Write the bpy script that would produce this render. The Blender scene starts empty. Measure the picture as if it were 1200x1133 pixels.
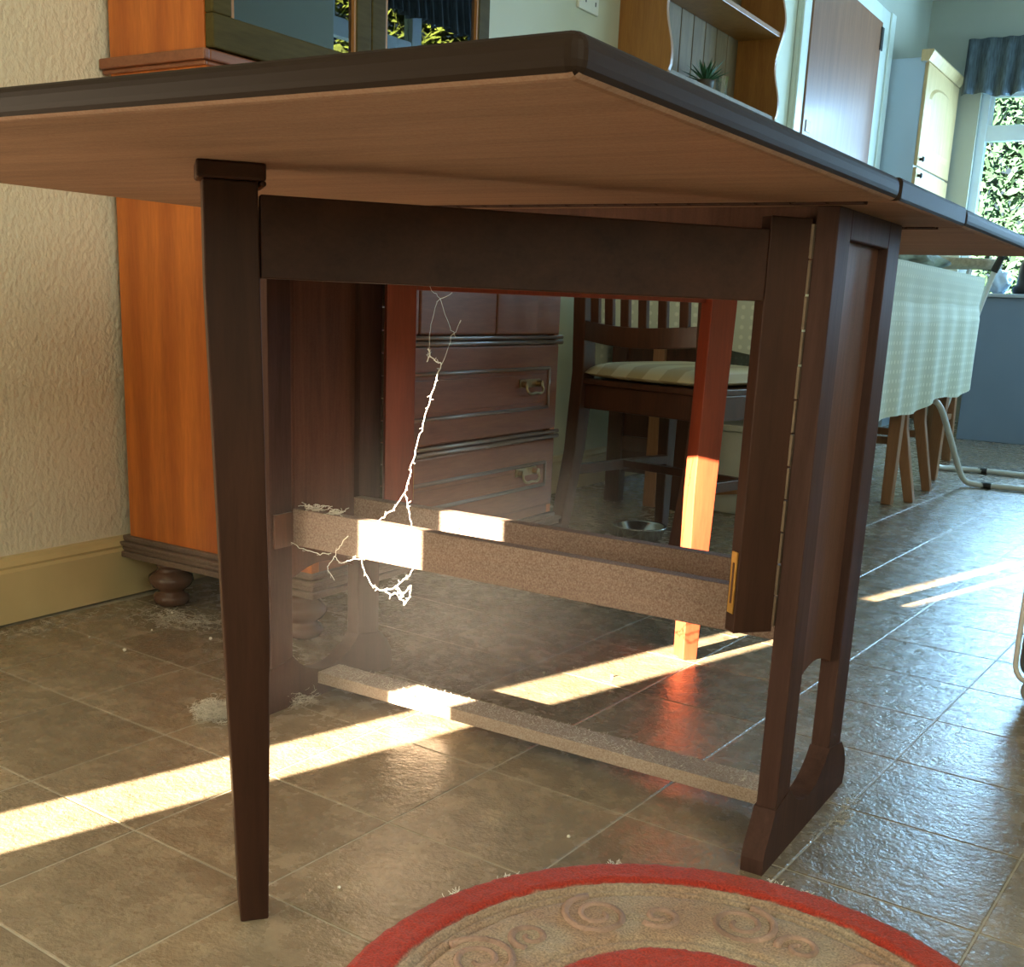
import bpy, bmesh, math, random
from mathutils import Vector, Matrix, noise
random.seed(7)
PI = math.pi
sc = bpy.context.scene
C = bpy.data.collections.new('room'); sc.collection.children.link(C)

# ------------------------------------------------------------------ camera
cam_d = bpy.data.cameras.new('camera'); cam = bpy.data.objects.new('camera', cam_d); C.objects.link(cam)
R_ = Vector((0.84536523, 0.53258969, 0.04130186)); U_ = Vector((-0.1636262, 0.18456633, 0.96910357)); F_ = Vector((-0.50851164, 0.82600453, -0.24317159))
M = Matrix((R_, U_, -F_)).transposed().to_4x4(); M.translation = Vector((0.34637, -1.15254, 0.61497)); cam.matrix_world = M
cam_d.sensor_width = 36; cam_d.lens = 1305.68 * 36 / 1200; cam_d.shift_y = (680.256 - 566.5) / 1200
cam_d.clip_start = 0.02; cam_d.clip_end = 200
sc.camera = cam

# ------------------------------------------------------------------ light and exposure
sc.view_settings.view_transform = 'Standard'; sc.view_settings.look = 'None'
sc.view_settings.gamma = 1; sc.view_settings.use_curve_mapping = False
sc.view_settings.exposure = 0.35
sc.cycles.use_denoising = True
sc.cycles.max_bounces = 10; sc.cycles.diffuse_bounces = 6; sc.cycles.transparent_max_bounces = 12
sc.cycles.caustics_reflective = False; sc.cycles.caustics_refractive = False
sc.cycles.sample_clamp_indirect = 6
w = bpy.data.worlds.new('sky'); sc.world = w; w.use_nodes = True
bg = w.node_tree.nodes['Background']; bg.inputs[0].default_value = (0.62, 0.84, 1.0, 1); bg.inputs[1].default_value = 0.5
def light(name, typ, loc, direction, energy, color, **kw):
    d = bpy.data.lights.new(name, typ); d.energy = energy; d.color = color
    for k, v in kw.items(): setattr(d, k, v)
    o = bpy.data.objects.new(name, d); C.objects.link(o); o.location = loc
    o.rotation_euler = Vector(direction).to_track_quat('-Z', 'Y').to_euler(); return o
# low sun coming through a slit in the near wall behind the viewer
SLOPE = 0.308; ELEV = 0.262
light('sun', 'SUN', (-2, -6, 3), (SLOPE, 1.0, -ELEV * math.hypot(SLOPE, 1)), 105, (1.0, 0.84, 0.60), angle=0.006)
# two unseen fill lamps, then daylight at the kitchen and side windows
light('fill_right_near', 'AREA', (1.5, -1.3, 1.4), (-1, 0.1, -0.1), 42, (1.0, 0.92, 0.74), shape='RECTANGLE', size=1.3, size_y=1.15)  # added fill that brightens the left wall from the front
light('fill_left_warm', 'AREA', (-1.55, -1.55, 0.6), (1, 0.12, 0.0), 30, (1.0, 0.84, 0.62), shape='RECTANGLE', size=1.15, size_y=1.1)  # added low warm fill for the dresser side and leaf undersides
light('daylight_kitchen_window', 'AREA', (0.05, 6.45, 1.35), (0, -1, -0.12), 190, (0.38, 0.66, 1.0), shape='RECTANGLE', size=1.75, size_y=1.1)
light('daylight_side_window', 'AREA', (1.5, 4.3, 1.38), (-1, -0.2, -0.1), 24, (0.5, 0.78, 1.0), shape='RECTANGLE', size=1.3, size_y=0.62)

# ------------------------------------------------------------------ materials
def new_mat(name):
    m = bpy.data.materials.new(name); m.use_nodes = True; nt = m.node_tree
    return m, nt, nt.nodes['Principled BSDF']
def N(nt, typ, **kw):
    n = nt.nodes.new(typ)
    for k, v in kw.items():
        if k.startswith('i_'): n.inputs[k[2:].replace('_', ' ')].default_value = v
        else: setattr(n, k, v)
    return n
def ramp(nt, stops):
    r = nt.nodes.new('ShaderNodeValToRGB'); e = r.color_ramp.elements
    while len(e) < len(stops): e.new(0.5)
    for el, (p, c) in zip(e, stops): el.position = p; el.color = (*c, 1)
    return r
def coords(nt, scale, kind='Object'):
    tc = N(nt, 'ShaderNodeTexCoord'); mp = N(nt, 'ShaderNodeMapping'); mp.inputs['Scale'].default_value = scale
    nt.links.new(tc.outputs[kind], mp.inputs[0]); return mp
def plain(name, col, rough=0.5, metal=0.0, var=0.12, scale=30, bump=0.0, bscale=200, spec=0.5, trans=0, bdist=0.001, vec=(1, 1, 1)):
    m, nt, b = new_mat(name)
    mp = coords(nt, vec); n = N(nt, 'ShaderNodeTexNoise', i_Scale=scale, i_Detail=4)
    nt.links.new(mp.outputs[0], n.inputs['Vector'])
    r = ramp(nt, [(0.3, [c * (1 - var) for c in col]), (0.7, [min(1, c * (1 + var)) for c in col])])
    nt.links.new(n.outputs[0], r.inputs[0]); nt.links.new(r.outputs[0], b.inputs['Base Color'])
    b.inputs['Roughness'].default_value = rough; b.inputs['Metallic'].default_value = metal
    b.inputs['Specular IOR Level'].default_value = spec
    if trans: b.inputs['Transmission Weight'].default_value = trans
    if bump:
        n2 = N(nt, 'ShaderNodeTexNoise', i_Scale=bscale, i_Detail=3); nt.links.new(mp.outputs[0], n2.inputs['Vector'])
        bp = N(nt, 'ShaderNodeBump', i_Strength=bump, i_Distance=bdist); nt.links.new(n2.outputs[0], bp.inputs['Height'])
        nt.links.new(bp.outputs[0], b.inputs['Normal'])
    return m
def wood(name, dark, light_, rough=0.35, vec=(1.2, 14, 14), spec=0.5, rings=False, dust=0.0, coat=0.0):
    m, nt, b = new_mat(name); mp = coords(nt, vec)
    n1 = N(nt, 'ShaderNodeTexNoise', i_Scale=2.2, i_Detail=5, i_Roughness=0.6, i_Distortion=0.6)
    n2 = N(nt, 'ShaderNodeTexNoise', i_Scale=14, i_Detail=4, i_Roughness=0.7)
    for n in (n1, n2): nt.links.new(mp.outputs[0], n.inputs['Vector'])
    mx = N(nt, 'ShaderNodeMix', data_type='FLOAT'); mx.inputs[0].default_value = 0.4
    nt.links.new(n1.outputs[0], mx.inputs[2]); nt.links.new(n2.outputs[0], mx.inputs[3])
    r = ramp(nt, [(0.32, dark), (0.68, light_)]); nt.links.new(mx.outputs[0], r.inputs[0]); out = r.outputs[0]
    if rings:
        wv = N(nt, 'ShaderNodeTexWave', wave_type='BANDS', bands_direction='X', i_Scale=rings, i_Distortion=4.0, i_Detail=2.0)
        wv.inputs['Detail Scale'].default_value = 0.6
        mp2 = coords(nt, (9, 1, 0.9)); nt.links.new(mp2.outputs[0], wv.inputs['Vector'])
        mc = N(nt, 'ShaderNodeMix', data_type='RGBA', blend_type='MULTIPLY'); mc.inputs[0].default_value = 0.5
        r2 = ramp(nt, [(0.0, (0.6, 0.45, 0.35)), (0.7, (1, 1, 1))]); nt.links.new(wv.outputs[0], r2.inputs[0])
        nt.links.new(out, mc.inputs[6]); nt.links.new(r2.outputs[0], mc.inputs[7]); out = mc.outputs[2]
    if dust:
        nd = N(nt, 'ShaderNodeTexNoise', i_Scale=420, i_Detail=6, i_Roughness=0.7); mp3 = coords(nt, (1, 1, 1))
        nt.links.new(mp3.outputs[0], nd.inputs['Vector'])
        rd = ramp(nt, [(0.35, (0, 0, 0)), (0.65, (dust, dust, dust))]); nt.links.new(nd.outputs[0], rd.inputs[0])
        mc = N(nt, 'ShaderNodeMix', data_type='RGBA'); nt.links.new(rd.outputs[0], mc.inputs[0])
        nt.links.new(out, mc.inputs[6]); mc.inputs[7].default_value = (0.5, 0.42, 0.34, 1); out = mc.outputs[2]
    nt.links.new(out, b.inputs['Base Color']); b.inputs['Roughness'].default_value = rough
    b.inputs['Specular IOR Level'].default_value = spec; b.inputs['Coat Weight'].default_value = coat; b.inputs['Coat Roughness'].default_value = 0.15
    bp = N(nt, 'ShaderNodeBump', i_Strength=0.12, i_Distance=0.0006); nt.links.new(n2.outputs[0], bp.inputs['Height']); nt.links.new(bp.outputs[0], b.inputs['Normal'])
    return m
MAH = wood('mahogany', (0.026, 0.012, 0.008), (0.054, 0.023, 0.014), 0.42, spec=0.1)
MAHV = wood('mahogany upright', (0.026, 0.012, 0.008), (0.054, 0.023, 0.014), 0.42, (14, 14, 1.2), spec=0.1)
MAHLIT = wood('sunlit mahogany upright', (0.17, 0.028, 0.012), (0.30, 0.055, 0.022), 0.4, (14, 14, 1.2))  # rear gate's orange sunlit glow put into a redder base colour
MAHE = wood('end panel mahogany', (0.040, 0.022, 0.018), (0.080, 0.043, 0.034), 0.5, (14, 14, 1.2), spec=0.1)
MAHE.node_tree.nodes['Principled BSDF'].inputs['IOR'].default_value = 1.25
PANEL = wood('mahogany panel', (0.065, 0.029, 0.020), (0.125, 0.056, 0.038), 0.4, (14, 14, 1.0), dust=0.03, spec=0.15)
PANEL.node_tree.nodes['Principled BSDF'].inputs['IOR'].default_value = 1.25
DUSTY = wood('dusty mahogany rail', (0.10, 0.05, 0.034), (0.19, 0.10, 0.07), 0.75, (1.2, 14, 14), dust=0.45)
DUSTIER = wood('dusty stretcher', (0.16, 0.10, 0.075), (0.28, 0.19, 0.14), 0.85, (1.2, 14, 14), dust=0.8)
# table top: varnish above and on the edge, bare brown wood below (a difference of the thing itself)
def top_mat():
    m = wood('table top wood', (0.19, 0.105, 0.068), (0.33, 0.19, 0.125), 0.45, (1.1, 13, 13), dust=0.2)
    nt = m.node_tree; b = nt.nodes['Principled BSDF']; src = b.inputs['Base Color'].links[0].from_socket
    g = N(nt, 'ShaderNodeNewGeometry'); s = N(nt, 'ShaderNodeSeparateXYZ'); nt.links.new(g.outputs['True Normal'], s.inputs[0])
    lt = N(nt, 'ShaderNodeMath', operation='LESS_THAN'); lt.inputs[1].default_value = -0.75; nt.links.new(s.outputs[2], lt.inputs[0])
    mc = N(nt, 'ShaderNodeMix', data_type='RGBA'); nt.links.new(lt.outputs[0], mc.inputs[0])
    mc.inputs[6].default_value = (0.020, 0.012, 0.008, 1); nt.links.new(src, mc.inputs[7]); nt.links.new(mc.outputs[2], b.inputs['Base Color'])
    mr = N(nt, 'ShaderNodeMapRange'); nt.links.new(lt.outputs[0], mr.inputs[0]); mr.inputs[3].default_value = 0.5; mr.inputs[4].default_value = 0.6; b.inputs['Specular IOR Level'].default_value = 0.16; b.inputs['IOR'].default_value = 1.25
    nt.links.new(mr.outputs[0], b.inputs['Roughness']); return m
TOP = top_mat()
BRASS = plain('brass', (0.62, 0.36, 0.08), 0.35, 0.9, scale=80)
OLDBRASS = plain('antique brass', (0.45, 0.34, 0.2), 0.3, 1.0, scale=80)
STEEL = plain('hinge steel', (0.16, 0.12, 0.09), 0.45, 1.0, scale=90)
PINE = wood('orange stained side', (0.36, 0.09, 0.014), (0.66, 0.19, 0.03), 0.35, (9, 9, 0.9), rings=0.35)
DARKMOLD = wood('dusty dark moulding', (0.07, 0.035, 0.025), (0.14, 0.08, 0.055), 0.5, (3, 3, 3), dust=0.2)
DRAWER = wood('dresser front wood', (0.17, 0.055, 0.025), (0.30, 0.11, 0.05), 0.42, (10, 1.4, 12), coat=0.0)
OLIVE = wood('dark cabinet door wood', (0.055, 0.042, 0.014), (0.10, 0.078, 0.028), 0.5, (10, 1.4, 12), spec=0.05)
BEAD = plain('polished bead moulding', (0.22, 0.15, 0.12), 0.3, spec=1.0, var=0.1); BEAD.node_tree.nodes['Principled BSDF'].inputs['Coat Weight'].default_value = 1.0; BEAD.node_tree.nodes['Principled BSDF'].inputs['Coat Roughness'].default_value = 0.2
TURN = plain('turned walnut', (0.11, 0.05, 0.03), 0.22, scale=20)
HONEY = wood('honey pine', (0.26, 0.10, 0.022), (0.42, 0.19, 0.045), 0.4, (12, 12, 1.2))
KNOTTY = wood('knotty pine planks', (0.13, 0.085, 0.035), (0.24, 0.165, 0.08), 0.7, (12, 12, 1.4), rings=0.8)
OAKL = wood('light oak', (0.45, 0.29, 0.12), (0.62, 0.43, 0.20), 0.35, (12, 12, 1.4), coat=0.1)
CHAIRW = wood('dark chair wood', (0.05, 0.022, 0.014), (0.11, 0.045, 0.025), 0.35, (12, 12, 1.4))
CHAIRL = wood('brown chair wood', (0.26, 0.12, 0.055), (0.42, 0.21, 0.10), 0.4, (12, 12, 1.4))
DOORW = wood('varnished door wood', (0.17, 0.075, 0.04), (0.28, 0.13, 0.07), 0.38, (9, 9, 0.8), coat=0.08, spec=0.3)
WHITE = plain('white gloss paint', (0.72, 0.76, 0.68), 0.3, var=0.03)
CREAMP = plain('cream skirting paint', (0.58, 0.45, 0.23), 0.38, var=0.1, scale=6, bump=0.1, bscale=30)
UPVC = plain('white window plastic', (0.70, 0.78, 0.82), 0.3, var=0.02)
PLASTIC = plain('white socket plastic', (0.75, 0.75, 0.68), 0.3, var=0.02)
DARK = plain('near black', (0.02, 0.02, 0.02), 0.4)
GREYU = plain('blue grey panel', (0.20, 0.27, 0.36), 0.5, var=0.06, scale=3)
PALEU = plain('pale blue grey laminate', (0.42, 0.50, 0.56), 0.45, var=0.03, scale=3)
GREYS = plain('grey shell plastic', (0.24, 0.23, 0.22), 0.45, bump=0.2)
PIPING = plain('pale trim', (0.70, 0.70, 0.66), 0.4, var=0.03)
TUBE = plain('white enamelled tube', (0.68, 0.70, 0.68), 0.28, var=0.03)
LEAFD = plain('sunlit shrub leaves', (0.13, 0.17, 0.025), 0.6, var=0.6, scale=3)
LEAFM = plain('foliage', (0.040, 0.100, 0.060), 0.7, var=0.4, scale=5)
GRASS = plain('garden grass', (0.04, 0.08, 0.03), 0.8, var=0.4, scale=3)
SPIKY = plain('plant leaf', (0.05, 0.15, 0.07), 0.4, var=0.3)
POTM = plain('dark pot', (0.09, 0.07, 0.055), 0.5)
WEB = plain('cobweb silk', (0.9, 0.88, 0.8), 0.7, var=0.02)
LINT = plain('grey dust fluff', (0.55, 0.50, 0.42), 0.95, var=0.2, scale=60)
CRUMB = plain('pale crumb', (0.8, 0.76, 0.66), 0.9, var=0.05)
BOWLM = plain('pet bowl steel', (0.55, 0.57, 0.6), 0.18, 1.0, var=0.03)
WBOX = plain('white painted board', (0.62, 0.62, 0.52), 0.5, var=0.03)
BLUEW = plain('pale blue plastic bag', (0.62, 0.76, 0.90), 0.4, var=0.1, scale=8)
def glass(name, tint, rough=0.0, mirror=0.0):
    m, nt, b = new_mat(name); b.inputs['Base Color'].default_value = (*tint, 1)
    tr = N(nt, 'ShaderNodeBsdfTransparent'); gl = N(nt, 'ShaderNodeBsdfGlossy'); gl.inputs['Roughness'].default_value = rough
    fr = N(nt, 'ShaderNodeFresnel', i_IOR=1.5); mx = N(nt, 'ShaderNodeMixShader')
    ad = N(nt, 'ShaderNodeMath', operation='ADD', use_clamp=True); ad.inputs[1].default_value = mirror
    ge = N(nt, 'ShaderNodeNewGeometry'); iv = N(nt, 'ShaderNodeMath', operation='SUBTRACT'); iv.inputs[0].default_value = 1; nt.links.new(ge.outputs['Backfacing'], iv.inputs[1])
    ml = N(nt, 'ShaderNodeMath', operation='MULTIPLY')   # reflect at the outer surface only, pass straight out of the back of the thin pane
    nt.links.new(fr.outputs[0], ad.inputs[0]); nt.links.new(ad.outputs[0], ml.inputs[0]); nt.links.new(iv.outputs[0], ml.inputs[1]); nt.links.new(ml.outputs[0], mx.inputs[0])
    tr.inputs[0].default_value = (*tint, 1)
    nt.links.new(tr.outputs[0], mx.inputs[1]); nt.links.new(gl.outputs[0], mx.inputs[2])
    nt.links.new(mx.outputs[0], nt.nodes['Material Output'].inputs[0]); return m
PANE = glass('window glass', (0.97, 1, 0.99)); CABGLASS = glass('cabinet glass', (0.25, 0.3, 0.25), 0.0, 0.16)
VASEG = glass('clear tumbler glass', (0.85, 0.9, 0.9), 0.05, 0.35)

def wall_mat():
    m, nt, b = new_mat('textured cream wallpaper'); mp = coords(nt, (1, 1, 0.75))
    n = N(nt, 'ShaderNodeTexNoise', i_Scale=95, i_Detail=3, i_Roughness=0.55); nt.links.new(mp.outputs[0], n.inputs['Vector'])
    n2 = N(nt, 'ShaderNodeTexNoise', i_Scale=3, i_Detail=3); nt.links.new(mp.outputs[0], n2.inputs['Vector'])
    r = ramp(nt, [(0.3, (0.66, 0.59, 0.45)), (0.7, (0.76, 0.69, 0.54))]); nt.links.new(n2.outputs[0], r.inputs[0])
    nt.links.new(r.outputs[0], b.inputs['Base Color']); b.inputs['Roughness'].default_value = 0.6
    bp = N(nt, 'ShaderNodeBump', i_Strength=1.0, i_Distance=0.0045); nt.links.new(n.outputs[0], bp.inputs['Height']); nt.links.new(bp.outputs[0], b.inputs['Normal'])
    return m
WALL = wall_mat()
WALLG = plain('pale green wall paint', (0.60, 0.60, 0.46), 0.7, var=0.03, scale=4, bump=0.2, bscale=120)
WALLK = plain('kitchen wall paint', (0.42, 0.42, 0.34), 0.7, var=0.04, scale=4)
CEIL = plain('ceiling paint', (0.6, 0.6, 0.56), 0.8, var=0.03)

def floor_mat():
    m, nt, b = new_mat('slate effect vinyl')
    oi = N(nt, 'ShaderNodeObjectInfo'); geo = N(nt, 'ShaderNodeNewGeometry')
    n1 = N(nt, 'ShaderNodeTexNoise', i_Scale=7, i_Detail=7, i_Roughness=0.65, i_Distortion=0.8)
    n2 = N(nt, 'ShaderNodeTexNoise', i_Scale=30, i_Detail=5, i_Roughness=0.6)
    n3 = N(nt, 'ShaderNodeTexNoise', i_Scale=150, i_Detail=3, i_Roughness=0.6)
    for n in (n1, n2, n3): nt.links.new(geo.outputs['Position'], n.inputs['Vector'])
    r = ramp(nt, [(0.14, (0.12, 0.092, 0.062)), (0.5, (0.235, 0.182, 0.122)), (0.74, (0.38, 0.30, 0.20))])
    mx = N(nt, 'ShaderNodeMix', data_type='FLOAT'); mx.inputs[0].default_value = 0.45
    nt.links.new(n1.outputs[0], mx.inputs[2]); nt.links.new(n2.outputs[0], mx.inputs[3]); nt.links.new(mx.outputs[0], r.inputs[0])
    hs = N(nt, 'ShaderNodeHueSaturation'); mr = N(nt, 'ShaderNodeMapRange'); nt.links.new(oi.outputs['Random'], mr.inputs[0])
    mr.inputs[3].default_value = 0.85; mr.inputs[4].default_value = 1.15
    nt.links.new(mr.outputs[0], hs.inputs['Value']); nt.links.new(r.outputs[0], hs.inputs['Color']); nt.links.new(hs.outputs[0], b.inputs['Base Color'])
    rr = ramp(nt, [(0.3, (0.18,) * 3), (0.7, (0.34,) * 3)]); nt.links.new(n2.outputs[0], rr.inputs[0]); nt.links.new(rr.outputs[0], b.inputs['Roughness'])
    ad = N(nt, 'ShaderNodeMath', operation='ADD'); sc_ = N(nt, 'ShaderNodeMath', operation='MULTIPLY'); sc_.inputs[1].default_value = 0.6
    nt.links.new(n3.outputs[0], sc_.inputs[0]); nt.links.new(n2.outputs[0], ad.inputs[0]); nt.links.new(sc_.outputs[0], ad.inputs[1])
    bp = N(nt, 'ShaderNodeBump', i_Strength=0.6, i_Distance=0.003); nt.links.new(ad.outputs[0], bp.inputs['Height']); nt.links.new(bp.outputs[0], b.inputs['Normal'])
    b.inputs['Specular IOR Level'].default_value = 1.0
    return m
FLOOR = floor_mat(); GROUT = plain('pale tile joint', (0.42, 0.38, 0.30), 0.5, var=0.1)

def cloth_mat():
    m, nt, b = new_mat('dotted tablecloth'); tc = N(nt, 'ShaderNodeTexCoord')
    s = N(nt, 'ShaderNodeVectorMath', operation='SCALE'); s.inputs['Scale'].default_value = 36; nt.links.new(tc.outputs['UV'], s.inputs[0])
    f = N(nt, 'ShaderNodeVectorMath', operation='FRACTION'); nt.links.new(s.outputs[0], f.inputs[0])
    d = N(nt, 'ShaderNodeVectorMath', operation='DISTANCE'); d.inputs[1].default_value = (0.5, 0.5, 0); nt.links.new(f.outputs[0], d.inputs[0])
    r = ramp(nt, [(0.16, (0.74, 0.76, 0.62)), (0.26, (0.58, 0.61, 0.48))]); nt.links.new(d.outputs['Value'], r.inputs[0])
    nt.links.new(r.outputs[0], b.inputs['Base Color']); b.inputs['Roughness'].default_value = 0.85
    bp = N(nt, 'ShaderNodeBump', i_Strength=0.3, i_Distance=0.001, invert=True); nt.links.new(d.outputs['Value'], bp.inputs['Height']); nt.links.new(bp.outputs[0], b.inputs['Normal'])
    return m
CLOTH = cloth_mat()
def stripe_mat(name, c1, c2, scale, axis='X', rough=0.6):
    m, nt, b = new_mat(name); mp = coords(nt, (1, 1, 1))
    wv = N(nt, 'ShaderNodeTexWave', wave_type='BANDS', bands_direction=axis, i_Scale=scale, i_Distortion=0.3); nt.links.new(mp.outputs[0], wv.inputs['Vector'])
    r = ramp(nt, [(0.45, c1), (0.55, c2)]); nt.links.new(wv.outputs[0], r.inputs[0]); nt.links.new(r.outputs[0], b.inputs['Base Color'])
    b.inputs['Roughness'].default_value = rough; return m
CUSH = stripe_mat('striped satin cushion', (0.42, 0.34, 0.18), (0.60, 0.54, 0.34), 3.2, 'X', 0.35)
CURT = plain('dark patterned curtain', (0.075, 0.095, 0.105), 0.85, var=0.5, scale=28, vec=(4, 4, 0.5), bump=0.3, bscale=40)
def rug_mat():
    m, nt, b = new_mat('rug pile'); tc = N(nt, 'ShaderNodeTexCoord')
    L = N(nt, 'ShaderNodeVectorMath', operation='LENGTH'); s = N(nt, 'ShaderNodeVectorMath', operation='MULTIPLY'); s.inputs[1].default_value = (1, 1, 0)
    nt.links.new(tc.outputs['Object'], s.inputs[0]); nt.links.new(s.outputs[0], L.inputs[0])
    nz = N(nt, 'ShaderNodeTexNoise', i_Scale=60, i_Detail=4); nt.links.new(tc.outputs['Object'], nz.inputs['Vector'])
    ns = N(nt, 'ShaderNodeMath', operation='MULTIPLY_ADD'); ns.inputs[1].default_value = 0.008; ns.inputs[2].default_value = -0.004; nt.links.new(nz.outputs[0], ns.inputs[0])
    ad = N(nt, 'ShaderNodeMath', operation='ADD'); nt.links.new(L.outputs['Value'], ad.inputs[0]); nt.links.new(ns.outputs[0], ad.inputs[1])
    sc_ = N(nt, 'ShaderNodeMath', operation='DIVIDE'); sc_.inputs[1].default_value = 0.33; nt.links.new(ad.outputs[0], sc_.inputs[0])
    red = (0.44, 0.036, 0.016); be = (0.43, 0.33, 0.23)
    r = ramp(nt, [(0.0, red), (0.150 / 0.33, red), (0.153 / 0.33, be), (0.276 / 0.33, be), (0.279 / 0.33, red)]); nt.links.new(sc_.outputs[0], r.inputs[0])
    n2 = N(nt, 'ShaderNodeTexNoise', i_Scale=14, i_Detail=3); nt.links.new(tc.outputs['Object'], n2.inputs['Vector'])
    r2 = ramp(nt, [(0.4, (1, 1, 1)), (0.62, (0.95, 0.78, 0.72))]); nt.links.new(n2.outputs[0], r2.inputs[0])
    n3 = N(nt, 'ShaderNodeTexNoise', i_Scale=420, i_Detail=2); nt.links.new(tc.outputs['Object'], n3.inputs['Vector'])
    r3 = ramp(nt, [(0.3, (0.6, 0.6, 0.6)), (0.7, (1.2, 1.2, 1.2))]); nt.links.new(n3.outputs[0], r3.inputs[0])
    mc = N(nt, 'ShaderNodeMix', data_type='RGBA', blend_type='MULTIPLY'); mc.inputs[0].default_value = 1; nt.links.new(r.outputs[0], mc.inputs[6]); nt.links.new(r2.outputs[0], mc.inputs[7])
    md = N(nt, 'ShaderNodeMix', data_type='RGBA', blend_type='MULTIPLY'); md.inputs[0].default_value = 1; nt.links.new(mc.outputs[2], md.inputs[6]); nt.links.new(r3.outputs[0], md.inputs[7])
    nt.links.new(md.outputs[2], b.inputs['Base Color']); b.inputs['Roughness'].default_value = 0.95
    b.inputs['Sheen Weight'].default_value = 0.1
    bp = N(nt, 'ShaderNodeBump', i_Strength=0.8, i_Distance=0.002); nt.links.new(n3.outputs[0], bp.inputs['Height']); nt.links.new(bp.outputs[0], b.inputs['Normal'])
    return m
RUG = rug_mat()
SCROLL = plain('rug scroll wool', (0.36, 0.23, 0.175), 0.95, var=0.35, scale=25, bump=0.8, bscale=420, bdist=0.002)

# ------------------------------------------------------------------ mesh helpers
OFF = {}
def bx(bm, x0, x1, y0, y1, z0, z1, mat=None):
    vs = [bm.verts.new(v) for v in ((x0, y0, z0), (x1, y0, z0), (x1, y1, z0), (x0, y1, z0), (x0, y0, z1), (x1, y0, z1), (x1, y1, z1), (x0, y1, z1))]
    for f in ((0, 3, 2, 1), (4, 5, 6, 7), (0, 1, 5, 4), (1, 2, 6, 5), (2, 3, 7, 6), (3, 0, 4, 7)): bm.faces.new([vs[i] for i in f])
    if mat is not None: bmesh.ops.transform(bm, matrix=mat, verts=vs)
    return vs
def prism(bm, pts, axis, a, b, mat=None):
    """extrude a polygon along an axis; pts are in the other two coordinates, in xyz order"""
    def mk(p, t): return {'x': (t, p[0], p[1]), 'y': (p[0], t, p[1]), 'z': (p[0], p[1], t)}[axis]
    A = [bm.verts.new(mk(p, a)) for p in pts]; B = [bm.verts.new(mk(p, b)) for p in pts]; n = len(pts)
    bm.faces.new(A); bm.faces.new(B[::-1])
    for i in range(n): bm.faces.new([A[i], B[i], B[(i + 1) % n], A[(i + 1) % n]])
    if mat is not None: bmesh.ops.transform(bm, matrix=mat, verts=A + B)
    return A + B
def hexa(bm, bot, top, mat=None):
    A = [bm.verts.new(p) for p in bot]; B = [bm.verts.new(p) for p in top]
    bm.faces.new(A[::-1]); bm.faces.new(B)
    n = len(A)
    for i in range(n): bm.faces.new([A[i], A[(i + 1) % n], B[(i + 1) % n], B[i]])
    if mat is not None: bmesh.ops.transform(bm, matrix=mat, verts=A + B)
def lathe(bm, prof, cx, cy, seg=24):
    rings = []
    for r, z in prof: rings.append([bm.verts.new((cx + r * math.cos(2 * PI * i / seg), cy + r * math.sin(2 * PI * i / seg), z)) for i in range(seg)])
    for a, b in zip(rings, rings[1:]):
        for i in range(seg): bm.faces.new([a[i], a[(i + 1) % seg], b[(i + 1) % seg], b[i]])
    bm.faces.new(rings[0][::-1]); bm.faces.new(rings[-1])
def tube(bm, pts, r, seg=8, taper=None, smooth=0):
    P = [Vector(p) for p in pts]
    for _ in range(smooth):
        Q = [P[0]]
        for a, b in zip(P, P[1:]): Q += [a * .75 + b * .25, a * .25 + b * .75]
        P = Q + [P[-1]]
    prev = None; rings = []
    for i, p in enumerate(P):
        t = (P[min(i + 1, len(P) - 1)] - P[max(i - 1, 0)]).normalized()
        u = Vector((0, 0, 1)) if prev is None else prev
        if abs(t.dot(u)) > 0.95 and prev is None: u = Vector((1, 0, 0))
        u = (u - t * u.dot(t)).normalized(); v = t.cross(u); prev = u
        rr = r if taper is None else r + (taper - r) * i / (len(P) - 1)
        rings.append([bm.verts.new(p + (u * math.cos(2 * PI * k / seg) + v * math.sin(2 * PI * k / seg)) * rr) for k in range(seg)])
    for a, b in zip(rings, rings[1:]):
        for k in range(seg): bm.faces.new([a[k], a[(k + 1) % seg], b[(k + 1) % seg], b[k]])
    bm.faces.new(rings[0][::-1]); bm.faces.new(rings[-1])
def obj(name, bm, mat, parent=None, bevel=0.0, smooth=False, local=False, label=None, segs=2):
    bmesh.ops.recalc_face_normals(bm, faces=bm.faces)
    me = bpy.data.meshes.new(name); bm.to_mesh(me); bm.free(); me.materials.append(mat)
    o = bpy.data.objects.new(name, me); C.objects.link(o)
    if smooth:
        for p in me.polygons: p.use_smooth = True
    if bevel:
        md = o.modifiers.new('bevel', 'BEVEL'); md.width = bevel; md.segments = segs; md.limit_method = 'ANGLE'; md.angle_limit = math.radians(40)
    if parent is not None:
        o.parent = parent
        if not local: o.location = -OFF[parent.name]
    OFF[o.name] = Vector((0, 0, 0))
    if label: o['label'] = label
    return o
def B(): return bmesh.new()
def box(name, d, mat, parent=None, bevel=0.0, **kw):
    bm = B(); bx(bm, *d); return obj(name, bm, mat, parent, bevel, **kw)
def tag(o, label, cat, group=None):
    o['label'] = label; o['category'] = cat
    if group: o['group'] = group
    return o
def thing(name, label, cat, loc, rz=0, group=None):
    o = bpy.data.objects.new(name, None); C.objects.link(o); o.location = loc; o.rotation_euler = (0, 0, rz); o.empty_display_size = 0.1
    OFF[o.name] = Vector(loc); return tag(o, label, cat, group)
def struct(o): o['kind'] = 'structure'; return o
def dup(root, loc, rz, label, group=None):
    r = root.copy(); C.objects.link(r); r.location = loc; r.rotation_euler = (0, 0, rz); r['label'] = label
    if group: r['group'] = group
    for ch in list(root.children):
        c = ch.copy(); C.objects.link(c); c.parent = r
        for g in list(ch.children): d = g.copy(); C.objects.link(d); d.parent = c
    return r

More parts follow.
